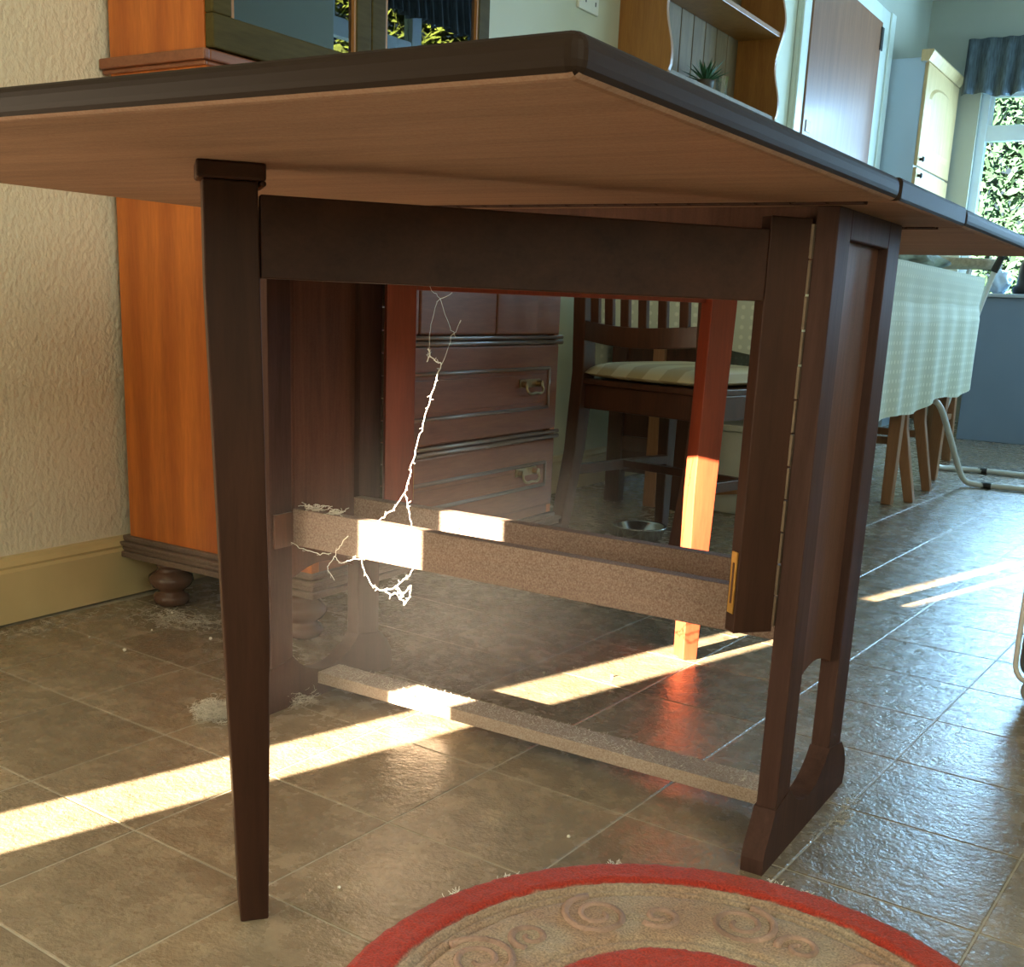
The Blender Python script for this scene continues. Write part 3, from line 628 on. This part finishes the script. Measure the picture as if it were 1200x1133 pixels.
for v in bm.verts: v.co = Vector((-.71, 5.30, .815)) + Vector((v.co.x * .058, v.co.y * .08, v.co.z * .06)) * (1 + .35 * noise.noise(v.co * 1.9)); v.co.z = max(v.co.z, .7555)
tag(obj('carrier_bag', bm, BLUEW, smooth=True), 'crumpled pale blue bag on the counter unit by the window', 'bag')
bm = B(); lathe(bm, [(.075, .7555), (.085, .765), (.085, .79), (.07, .80), (.065, .90), (.05, .93), (.02, .935)], -.56, 5.28, 20)
tag(obj('dark_kettle', bm, DARK, smooth=True), 'dark rounded kettle shape on the counter beside the pale blue bag', 'kettle')

# cloth covered dining table
DT = thing('dining_table', 'wooden dining table under a cream dotted tablecloth, behind the gateleg table', 'table', (-.9, 2.75, 0))
box('table_board', (-1.30, -.50, 1.99, 3.52, .745, .77), CHAIRL, DT, bevel=.003)
for x, y, s_ in ((-1.05, 2.05, .05), (-.545, 2.70, .024), (-1.25, 3.45, .03), (-.56, 3.45, .028)):
    if x == -1.05: continue
    bm = B(); hexa(bm, [(x - s_ * .7, y - .02, 0), (x + s_ * .7, y - .02, 0), (x + s_ * .7, y + .02, 0), (x - s_ * .7, y + .02, 0)], [(x - s_, y - .03, .745), (x + s_, y - .03, .745), (x + s_, y + .03, .745), (x - s_, y + .03, .745)]); obj('leg', bm, CHAIRL, DT, bevel=.002)
for a, b in ((-1.285, -1.235), (-1.145, -1.105), (-1.06, -.955)): box('trestle_post', (a, b, 2.04, 2.085, 0, .745), CHAIRL if b - a < .045 else CHAIRW, DT, bevel=.003)
box('trestle_panel', (-1.235, -1.06, 2.055, 2.07, .10, .745), CHAIRW, DT); box('trestle_rail', (-1.235, -1.06, 2.045, 2.08, .17, .215), CHAIRW, DT, bevel=.002)
# tablecloth: top sheet and hanging sides in one mesh, with folds
bm = B(); uvl = bm.loops.layers.uv.new('UVMap')
per = []
ax0, ax1, ay0, ay1 = -1.32, -.478, 1.965, 3.545
def lin(p, q, n): return [(p[0] + (q[0] - p[0]) * k / n, p[1] + (q[1] - p[1]) * k / n) for k in range(n)]
per = lin((ax0, ay0), (ax1, ay0), 40) + lin((ax1, ay0), (ax1, ay1), 80) + lin((ax1, ay1), (ax0, ay1), 30) + lin((ax0, ay1), (ax0, ay0), 40)
def hem(x, y):
    if y < ay0 + .01: return .56 - .07 * (x - ax0) / .55 if x < -.77 else .49 - .19 * (x + .77) / .29
    if x > ax1 - .01: return .305 + .05 * (y - ay0) / 1.58 + .01 * math.sin(y * 9)
    return .35
rows = 9; G_ = []
for r_ in range(rows):
    row = []
    for k, (x, y) in enumerate(per):
        nx = (-1 if x <= ax0 + .001 and y > ay0 else 1 if x >= ax1 - .001 else 0); ny = (-1 if y <= ay0 + .001 else 1 if y >= ay1 - .001 else 0)
        q = r_ / (rows - 1); z = .775 + (hem(x, y) - .775) * q
        if r_ == 1: z = .742
        f = 0 if r_ < 2 else (.006 * math.sin(k * .55) + .005 * math.sin(k * .23 + 1)) * q; f += -.008 if r_ == 2 else 0
        row.append((bm.verts.new((x + nx * f, y + ny * f, z)), k * .02, z))
    G_.append(row)
n = len(per); tops = bm.faces.new([v[0] for v in G_[0]])
for l in tops.loops: l[uvl].uv = (l.vert.co.x, l.vert.co.y)
for r_ in range(rows - 1):
    for k in range(n):
        q = [G_[r_][k], G_[r_][(k + 1) % n], G_[r_ + 1][(k + 1) % n], G_[r_ + 1][k]]; f = bm.faces.new([v[0] for v in q])
        us = [q[0][1], q[0][1] + .02, q[0][1] + .02, q[0][1]]
        for l, u, v in zip(f.loops, us, q): l[uvl].uv = (u, v[2])
tc_ = obj('tablecloth', bm, CLOTH, smooth=False); tag(tc_, 'cream dotted tablecloth hanging over the dining table', 'tablecloth'); s = tc_.modifiers.new('cloth', 'SOLIDIFY'); s.thickness = .002; s.offset = -1
# heap of clothes and a hat shaped bundle on the cloth
def lump(name, label, cat, c, r, mat, seed, low):
    bm = B(); bmesh.ops.create_icosphere(bm, subdivisions=4, radius=1)
    for v in bm.verts:
        d = 1 + .35 * noise.noise(v.co * 2.2 + Vector((seed, 0, 0))) + .12 * noise.noise(v.co * 6 + Vector((0, seed, 0)))
        v.co = Vector(c) + Vector((v.co.x * r[0], v.co.y * r[1], v.co.z * r[2])) * d; v.co.z = max(v.co.z, low)
    return tag(obj(name, bm, mat, smooth=True), label, cat)
HEAP = plain('heap of dark green and white clothes', (0.22, 0.26, 0.22), 0.9, var=0.9, scale=12); BUND = plain('beige bundle', (0.45, 0.40, 0.30), 0.9, var=0.25, scale=60)
lump('clothes_heap', 'dark green and white crumpled clothes heaped on the dotted tablecloth', 'clothes', (-.70, 2.95, .80), (.17, .33, .045), HEAP, 3, .778)

# chairs
def make_chair(name, label, W2, H, wd, cushion, group=None, slats=6, seatz=.435):
    t = thing(name, label, 'chair', (0, 0, 0), group=group)
    def pt(y, z): return y
    for s in (-1, 1):
        bm = B(); secs = [(-.075, 0, .016), (-.02, .25, .02), (0, .45, .024), (-.012, .65, .021), (-.045, H, .016)]; V = []
        for y, z, h in secs: V.append([bm.verts.new((s * W2 + a * .019, y + b * h, z)) for a, b in ((-1, -1), (1, -1), (1, 1), (-1, 1))])
        bm.faces.new(V[0][::-1]); bm.faces.new(V[-1])
        for a, b in zip(V, V[1:]):
            for i in range(4): bm.faces.new([a[i], a[(i + 1) % 4], b[(i + 1) % 4], b[i]])
        obj('leg', bm, wd, t, bevel=.003, local=True)
        bm = B(); hexa(bm, [(s * (W2 + .01) - .014, .37, 0), (s * (W2 + .01) + .014, .37, 0), (s * (W2 + .01) + .014, .40, 0), (s * (W2 + .01) - .014, .40, 0)], [(s * (W2 + .01) - .02, .36, .41), (s * (W2 + .01) + .02, .36, .41), (s * (W2 + .01) + .02, .40, .41), (s * (W2 + .01) - .02, .40, .41)])
        obj('leg', bm, wd, t, bevel=.003, local=True)
        bm = B(); bx(bm, s * W2 - .01, s * W2 + .01, -.01, .37, .19, .215); obj('stretcher', bm, wd, t, bevel=.002, local=True)
    bm = B(); bx(bm, -W2, W2, .17, .19, .195, .215); obj('stretcher', bm, wd, t, bevel=.002, local=True)
    bm = B(); bx(bm, -W2, W2, -.012, .012, .36, .42); bx(bm, -W2 - .01, W2 + .01, .365, .39, .36, .42)
    for s in (-1, 1): bx(bm, s * W2 - .012, s * W2 + .012, 0, .38, .36, .42)
    bx(bm, -W2 - .015, W2 + .015, -.02, .41, .42, seatz); obj('seat', bm, wd, t, bevel=.003, local=True)
    def bow(z0, z1, d, name_):
        bm = B(); n = 14; V = []
        for k in range(n + 1):
            q = k / n; x = -W2 + 2 * W2 * q; y = -d * math.sin(PI * q) + (-.012 if z0 < .7 else -.04); up = .012 * math.sin(PI * q)
            V.append([bm.verts.new(p) for p in ((x, y - .009, z0 - up), (x, y + .009, z0 - up), (x, y + .009, z1 - up), (x, y - .009, z1 - up))])
        for a, b in zip(V, V[1:]):
            for i in range(4): bm.faces.new([a[i], b[i], b[(i + 1) % 4], a[(i + 1) % 4]])
        bm.faces.new(V[0]); bm.faces.new(V[-1][::-1]); obj(name_, bm, wd, t, bevel=.002, local=True)
    bow(.53, .578, .03, 'lower_back_rail'); bow(H - .06, H, .03, 'top_back_rail')
    for k in range(slats):
        q = (k + 1) / (slats + 1); x = -W2 + 2 * W2 * q; b0 = -.03 * math.sin(PI * q) - .012; b1 = -.03 * math.sin(PI * q) - .04
        bm = B(); hexa(bm, [(x - .013, b0 - .006, .56), (x + .013, b0 - .006, .56), (x + .013, b0 + .006, .56), (x - .013, b0 + .006, .56)], [(x - .013, b1 - .006, H - .05), (x + .013, b1 - .006, H - .05), (x + .013, b1 + .006, H - .05), (x - .013, b1 + .006, H - .05)])
        obj('slat', bm, wd, t, local=True, bevel=.002)
    if cushion:
        bm = B(); nx, ny = 16, 14; T_, B_ = [], []
        for j in range(ny + 1):
            for i in range(nx + 1):
                a, b = i / nx * 2 - 1, j / ny * 2 - 1; x = a * (W2 + .005) * (1 - .06 * b * b * (1 if b < 0 else 0)); y = .19 + b * (.205 + .02 * (1 - a * a))
                e = (1 - abs(a) ** 6) * (1 - abs(b) ** 6); e = max(e, 0) ** .5
                T_.append(bm.verts.new((x, y, seatz + .014 + .030 * e))); B_.append(bm.verts.new((x, y, seatz + .001 + .012 * (1 - e))))
        I = lambda i, j: j * (nx + 1) + i
        for j in range(ny):
            for i in range(nx):
                bm.faces.new([T_[I(i, j)], T_[I(i + 1, j)], T_[I(i + 1, j + 1)], T_[I(i, j + 1)]]); bm.faces.new([B_[I(i, j + 1)], B_[I(i + 1, j + 1)], B_[I(i + 1, j)], B_[I(i, j)]])
        for i in range(nx):
            bm.faces.new([T_[I(i + 1, 0)], T_[I(i, 0)], B_[I(i, 0)], B_[I(i + 1, 0)]]); bm.faces.new([T_[I(i, ny)], T_[I(i + 1, ny)], B_[I(i + 1, ny)], B_[I(i, ny)]])
        for j in range(ny):
            bm.faces.new([T_[I(0, j)], T_[I(0, j + 1)], B_[I(0, j + 1)], B_[I(0, j)]]); bm.faces.new([T_[I(nx, j + 1)], T_[I(nx, j)], B_[I(nx, j)], B_[I(nx, j + 1)]])
        obj('seat_cushion', bm, CUSH, t, smooth=True, local=True, label='cream striped satin seat cushion')
    return t
ch = make_chair('dining_chair', 'dark slat-back wooden chair with a cream striped cushion, seen through the gateleg table', .188, .95, CHAIRW, True)
ch.location = (-.835, 1.325, 0); ch.rotation_euler = (0, 0, math.radians(-12.7))
ch2 = make_chair('dining_chair', 'brown wooden chair tucked under the dotted tablecloth with curved rear legs', .16, .735, CHAIRL, False, slats=4, seatz=.43)
ch2.location = (-.575, 2.96, 0); ch2.rotation_euler = (0, 0, math.radians(92))
ch3 = make_chair('dining_chair', 'brown wooden chair at the far end of the dotted tablecloth', .18, .78, CHAIRL, False, slats=4)
ch3.location = (-.82, 4.05, 0); ch3.rotation_euler = (0, 0, math.radians(180))
# white box under the dining table
WB = thing('storage_box', 'low white board box with a brown lath under the dining table', 'box', (-.9, 2.3, 0))
box('box_body', (-.99, -.80, 2.12, 2.5, 0, .255), WBOX, WB, bevel=.004)
box('box_lid', (-1.0, -.79, 2.11, 2.51, .255, .275), WBOX, WB, bevel=.004)
bm = B(); hexa(bm, [(-.99, 2.108, .045), (-.80, 2.108, .075), (-.80, 2.12, .075), (-.99, 2.12, .045)], [(-.99, 2.108, .065), (-.80, 2.108, .095), (-.80, 2.12, .095), (-.99, 2.12, .065)]); obj('lath', bm, CHAIRL, WB)
bm = B(); lathe(bm, [(.045, .001), (.062, .006), (.072, .035), (.076, .038), (.072, .041), (.066, .036), (.055, .010), (.01, .007)], -.925, 1.56, 32)
tag(obj('pet_bowl', bm, BOWLM, smooth=True), 'shallow shiny metal bowl on the floor below the cushioned chair', 'bowl')

# ironing board on white tubular legs at the right
FC = thing('ironing_board', 'ironing board with beige cover on white tubular crossed legs beside the dotted tablecloth', 'ironing board', (-.4, 3.7, 0))
bm = B(); tube(bm, [(-.455, 3.60, .822), (-.511, 3.6, .601), (-.550, 3.6, .367), (-.594, 3.62, .193), (-.615, 3.68, .05), (-.600, 3.74, .012), (-.533, 3.779, .012), (-.41, 3.80, .012), (-.20, 3.80, .012), (-.03, 3.79, .012), (.02, 3.76, .012)], .011, 10, smooth=2); obj('leg_tube', bm, TUBE, FC, smooth=True)
bm = B(); tube(bm, [(-.54, 3.55, .80), (-.54, 3.3, .50), (-.52, 3.02, .335), (-.475, 2.985, .335), (-.457, 3.15, .206), (-.439, 3.28, .086), (-.42, 3.335, .022), (-.38, 3.345, .012), (-.30, 3.36, .012), (-.10, 3.38, .012), (.02, 3.38, .012)], .011, 10, smooth=2); obj('leg_tube', bm, TUBE, FC, smooth=True)
for x, y in ((-.34, 3.352), (-.43, 3.796), (.02, 3.379), (.02, 3.76)):
    bm = B(); tube(bm, [(x - .018, y, .0125), (x + .018, y, .0125)], .0125, 10); obj('rubber_foot', bm, DARK, FC)
bm = B(); pts = [(-.56 + .10 * math.cos(q), 3.69 + .125 * math.sin(q)) for q in [-PI / 2 + PI * k / 16 for k in range(17)]] + [(-1.40, 3.83), (-1.40, 3.55)]
prism(bm, pts, 'z', .815, .85); obj('padded_board', bm, BUND, FC, bevel=.012, segs=3)
bm = B(); tube(bm, [(-.462, 3.60, .80), (-.440, 3.60, .86)], .014, 10); obj('end_cap', bm, DARK, FC)
bm = B(); bx(bm, -.565, -.535, 3.585, 3.60, .36, .39); obj('pivot', bm, DARK, FC)

# grey case at the right frame edge
SU = thing('suitcase', 'grey rounded case with pale trim and a wheel at the right edge of the picture', 'suitcase', (.33, .95, 0))
bm = B(); bx(bm, .134, .56, .83, 1.05, .028, .46); obj('shell', bm, GREYS, SU, bevel=.028, segs=5)
bm = B(); q = .028
tube(bm, [(.134 + .03, .83, .45), (.131, .828, .42), (.130, .828, .07), (.134, .828, .04), (.152, .828, .026), (.20, .83, .026), (.54, .83, .026)], .0045, 8, smooth=2); obj('trim', bm, PIPING, SU, smooth=True, label='pale edge trim')
bm = B(); tube(bm, [(.170, .80, .022), (.170, .835, .022)], .022, 20); tube(bm, [(.5, .80, .022), (.5, .835, .022)], .022, 20); tube(bm, [(.170, 1.03, .022), (.170, 1.06, .022)], .022, 20); tube(bm, [(.5, 1.03, .022), (.5, 1.06, .022)], .022, 20); obj('wheels', bm, GREYS, SU)

# ------------------------------------------------------------------ rug
RC = Vector((.0569, -.3674, 0)); RR = .324
bm = B(); nr, na = 90, 420
def rz(r, a):
    h = .0105
    if .149 < r < .280: h = .0095
    for g, d, wdt in ((.278, .004, .003), (.265, .006, .004), (.252, .005, .0035), (.166, .004, .003), (.152, .004, .003)):
        h -= d * math.exp(-((r - g) / wdt) ** 2)
    h += .0012 * noise.noise(Vector((r * 90 * math.cos(a), r * 90 * math.sin(a), 0))) + .0009 * noise.noise(Vector((r * 240 * math.cos(a), r * 240 * math.sin(a), 3)))
    if r > RR - .012: h *= max(0.05, 1 - ((r - RR + .012) / .012) ** 2)
    return h
c0 = bm.verts.new((0, 0, .0105)); rg = []
for i in range(1, nr + 1):
    r = RR * i / nr; row = []
    for k in range(na):
        a = 2 * PI * k / na; rr = r + (.0025 * noise.noise(Vector((a * 40, 0, 9))) + .0015 * noise.noise(Vector((a * 130, 2, 9))) if i > nr - 4 else 0)
        row.append(bm.verts.new((rr * math.cos(a), rr * math.sin(a), rz(r, a) if i < nr else .0005)))
    rg.append(row)
for k in range(na): bm.faces.new([c0, rg[0][k], rg[0][(k + 1) % na]])
for a, b in zip(rg, rg[1:]):
    for k in range(na): bm.faces.new([a[k], b[k], b[(k + 1) % na], a[(k + 1) % na]])
rug = thing('round_rug', 'round red and cream rug with carved scrolls, lying in the foreground', 'rug', RC)
obj('rug_pile', bm, RUG, rug, smooth=True, local=True)
# scroll motifs, carved from the pile
for m_ in range(9):
    a0 = math.radians(14 + m_ * 40); ctr = Vector((.209 * math.cos(a0), .209 * math.sin(a0), 0)); tdir = 1 if m_ % 2 else -1
    bm = B()
    for (ox, oy, sz, turns, ph) in ((.004, .018, .037, 1.8, 0), (-.008, -.045, .022, 1.3, 2)):
        pts = []
        for k in range(34):
            q = k / 33; ang = ph + tdir * q * turns * 2 * PI; r = sz * (1 - .8 * q)
            lx, ly = ox + r * math.cos(ang), oy + r * math.sin(ang)
            gx = ctr.x + lx * math.cos(a0) - ly * math.sin(a0); gy = ctr.y + lx * math.sin(a0) + ly * math.cos(a0); pts.append((gx, gy, .0085))
        tube(bm, pts, .0046, 7, taper=.003)
    obj('scroll', bm, SCROLL, rug, smooth=True, local=True)
# frayed tufts of wool at the rug edge
bm = B(); rnd = random.Random(12)
for q in (math.radians(v) for v in (150, 128, 96, 90, 163, 52)):
    for _ in range(14):
        a = q + rnd.gauss(0, .02); r0 = RR - .002; p = Vector((r0 * math.cos(a), r0 * math.sin(a), .003)); pts = [p]
        dr = Vector((math.cos(a), math.sin(a), .15))
        for _ in range(3): dr = (dr + Vector((rnd.gauss(0, .6), rnd.gauss(0, .6), rnd.gauss(0, .2)))).normalized(); p = p + dr * .003; p.z = max(p.z, .001); pts.append(p.copy())
        tube(bm, pts, .0004, 3)
obj('frayed_wool', bm, WEB, rug, local=True)['kind'] = 'stuff'

# ------------------------------------------------------------------ cobweb, dust
CW = thing('cobweb', 'dusty white cobweb strand hanging across the table rails', 'cobweb', (-.58, .09, .30))
webs = {
 'strand': ([(-0.5667, 0.12, 0.5284), (-0.5718, 0.1143, 0.4992), (-0.5769, 0.1102, 0.4779), (-0.5823, 0.1047, 0.4495), (-0.588, 0.0994, 0.422), (-0.5919, 0.0937, 0.3922), (-0.5958, 0.088, 0.3622), (-0.5992, 0.085, 0.3464)], .0010),
 'b': ([(-0.5992, 0.085, 0.3464), (-0.6033, 0.0675, 0.3274), (-0.6118, 0.0593, 0.3177), (-0.6187, 0.051, 0.3082)], .001),
 'c': ([(-0.5992, 0.085, 0.3464), (-0.5763, 0.0654, 0.3289), (-0.5597, 0.05, 0.3094)], .0008),
 'd': ([(-0.5667, 0.12, 0.5284), (-0.5755, 0.1201, 0.529), (-0.5866, 0.121, 0.5364), (-0.5906, 0.1221, 0.5466), (-0.5867, 0.1211, 0.5376), (-0.5915, 0.1201, 0.528)], .001),
 'e': ([(-0.566, 0.1193, 0.525), (-0.554, 0.1231, 0.5579), (-0.5402, 0.1262, 0.587), (-0.5412, 0.1259, 0.5835)], .0005),
 'f': ([(-0.5891, 0.1221, 0.5467), (-0.5897, 0.1256, 0.579), (-0.5827, 0.1287, 0.608), (-0.5776, 0.1294, 0.6139), (-0.5583, 0.13, 0.6225)], .0005),
 'g': ([(-0.5776, 0.1294, 0.6139), (-0.5559, 0.125, 0.5749), (-0.5461, 0.1238, 0.564)], .0005), 'h': ([(-0.5776, 0.1294, 0.6139), (-0.5928, 0.13, 0.6237), (-.60, .10, .672), (-.61, .032, .674)], .0004),
 'i': ([(-0.6464, 0.05, 0.2487), (-0.64, 0.05, 0.2298), (-0.6273, 0.05, 0.2144), (-0.6087, 0.05, 0.2101), (-0.5905, 0.05, 0.2157), (-0.5756, 0.05, 0.2281), (-0.5639, 0.05, 0.2375), (-0.5552, 0.05, 0.2500)], .0009),
 'j': ([(-0.6087, 0.05, 0.2101), (-0.5933, 0.05, 0.2065), (-0.5813, 0.05, 0.2136), (-0.5689, 0.05, 0.196), (-0.5602, 0.05, 0.2086), (-0.5577, 0.05, 0.2263), (-0.5635, 0.05, 0.2204), (-0.5722, 0.05, 0.2102), (-0.5815, 0.05, 0.2197)], .001),
 'k': ([(-0.655, 0.03, 0.2854), (-0.6705, 0.03, 0.2683), (-0.68, 0.03, 0.2519), (-0.6895, 0.03, 0.2404), (-0.6927, 0.03, 0.2298), (-0.6798, 0.03, 0.2168)], .0008),
 'l': ([(-0.68, 0.03, 0.2519), (-0.6672, 0.03, 0.2439), (-0.6516, 0.03, 0.2502), (-0.6299, 0.045, 0.2548)], .0008),
 'm': ([(-0.7749, 0.04, 0.2576), (-0.7482, 0.04, 0.2514), (-0.7121, 0.03, 0.2519), (-0.6863, 0.03, 0.2559)], .0007)}
rnd = random.Random(21)
for k, (pts, r) in webs.items():
    r *= .68
    bm = B(); P_ = [Vector(p) for p in pts]; Q = [P_[0]]
    for a, b in zip(P_, P_[1:]):
        for s in range(1, 5):
            v = a.lerp(b, s / 4)
            if s < 4: v += Vector((rnd.gauss(0, .0009), rnd.gauss(0, .0009), rnd.gauss(0, .0009)))
            Q.append(v)
    tube(bm, Q, r, 6)
    if r > .00045:
        for v in Q[1:-1]:   # little tangles of dust along the strand
            if rnd.random() < .55: tube(bm, [v, v + Vector((rnd.gauss(0, .0018), rnd.gauss(0, .001), rnd.gauss(0, .0018))), v + Vector((rnd.gauss(0, .003), rnd.gauss(0, .001), rnd.gauss(0, .0026)))], r * .45, 4)
    obj('silk_strand', bm, WEB, CW)
# small webs hanging on the gate rail
def fluff(name, label, cat, c, r, n, seed, th_=.0006, group=None, low=.0008, mat=LINT):
    rnd = random.Random(seed); bm = B()
    for _ in range(n):
        p = Vector(c) + Vector((rnd.gauss(0, r[0] * .45), rnd.gauss(0, r[1] * .45), abs(rnd.gauss(0, r[2] * .5)))); dr = Vector((rnd.gauss(0, 1), rnd.gauss(0, 1), rnd.gauss(0, .3))).normalized(); pts = [p.copy()]
        for _ in range(8): dr = (dr + Vector((rnd.gauss(0, .8), rnd.gauss(0, .8), rnd.gauss(0, .35)))).normalized(); p = p + dr * .0028; p.z = min(max(low, p.z), c[2] + r[2] * 1.6); pts.append(p.copy())
        tube(bm, pts, th_, 3)
    o = obj(name, bm, mat); tag(o, label, cat, group); return o
fluff('dust_clump', 'pale grey clump of dust fluff on the floor left of the front gate leg', 'dust', (-.835, -.062, .003), (.026, .020, .014), 900, 1, .00035)
fluff('dust_clump', 'loose dust fluff on the floor just right of the front gate leg', 'dust', (-.785, .055, .003), (.030, .024, .012), 260, 2, .00025)
o_ = fluff('dust_clump', 'dusty cobwebby fluff around the bun foot nearest the wall', 'dust', (-1.25, .24, .003), (.11, .06, .006), 300, 3, .00022)
fluff('dust_clump', 'stringy dust on the floor between the dresser and the left end panel', 'dust', (-.98, .20, .003), (.09, .05, .006), 260, 4, .00022)
fluff('dust_line', 'thin line of dust along the skirting board', 'dust', (-1.40, .05, .002), (.045, .20, .003), 160, 6, .0002)
fluff('lint_tuft', 'white lint tuft on the left end of the near middle rail', 'dust', (-.742, .057, .3072), (.018, .006, .005), 24, 7, .0007, low=.3070)
fluff('lint_tuft', 'small white lint speck further along the near middle rail', 'dust', (-.700, .057, .3072), (.006, .005, .006), 22, 8, .0007, low=.3070)
rnd = random.Random(9); bm = B()
for _ in range(1500):
    p = Vector((rnd.uniform(XL + .01, -t_ - .01), W / 2 + rnd.uniform(-.0255, .0255), .0394)); a = rnd.uniform(0, 2 * PI)
    q = p + Vector((math.cos(a), math.sin(a), rnd.uniform(.1, .9))) * .003; tube(bm, [p, q], .00025, 3)
obj('dust_nap', bm, LINT, T)['kind'] = 'stuff'
fluff('dust_tuft', 'dust tuft at the outer foot of the right end panel', 'dust', (.03, .18, .002), (.012, .09, .002), 60, 10, .0003)
rnd = random.Random(31)
CR = [(-1.29, .073, 'pale crumb on the floor in front of the skirting board, left of the dresser foot'), (-1.24, .17, 'pale crumb just in front of the dresser bun foot by the wall'), (-1.30, .27, 'pale crumb touching the shadow of the bun foot by the wall'),
      (-1.12, .20, 'pale crumb below the middle of the dresser side'), (-.22, -.08, 'pale crumb on the floor between stretcher and rug'), (-.55, .42, 'pale crumb on the floor just beyond the far middle rail'),
      (-.45, .48, 'pale crumb on the floor beside the far sun strip'), (-1.18, .06, 'pale crumb on the open floor left of the gate leg, away from the wall'), (-.36, -.33, 'pale crumb on the floor right of the front gate leg foot'), (-.12, .22, 'pale crumb behind the bottom stretcher near the right end panel')]
for k, (x, y, lab) in enumerate(CR):
    bm = B(); bmesh.ops.create_icosphere(bm, subdivisions=2, radius=1); s_ = rnd.uniform(.0018, .0034)
    for v in bm.verts: v.co = v.co * s_ * (1 + .5 * noise.noise(v.co * 2 + Vector((k, 0, 0)))); v.co += Vector((x, y, s_ * .8)); v.co.z = max(v.co.z, .0002)
    tag(obj('crumb', bm, CRUMB), lab, 'crumb', 'crumbs scattered on the floor')
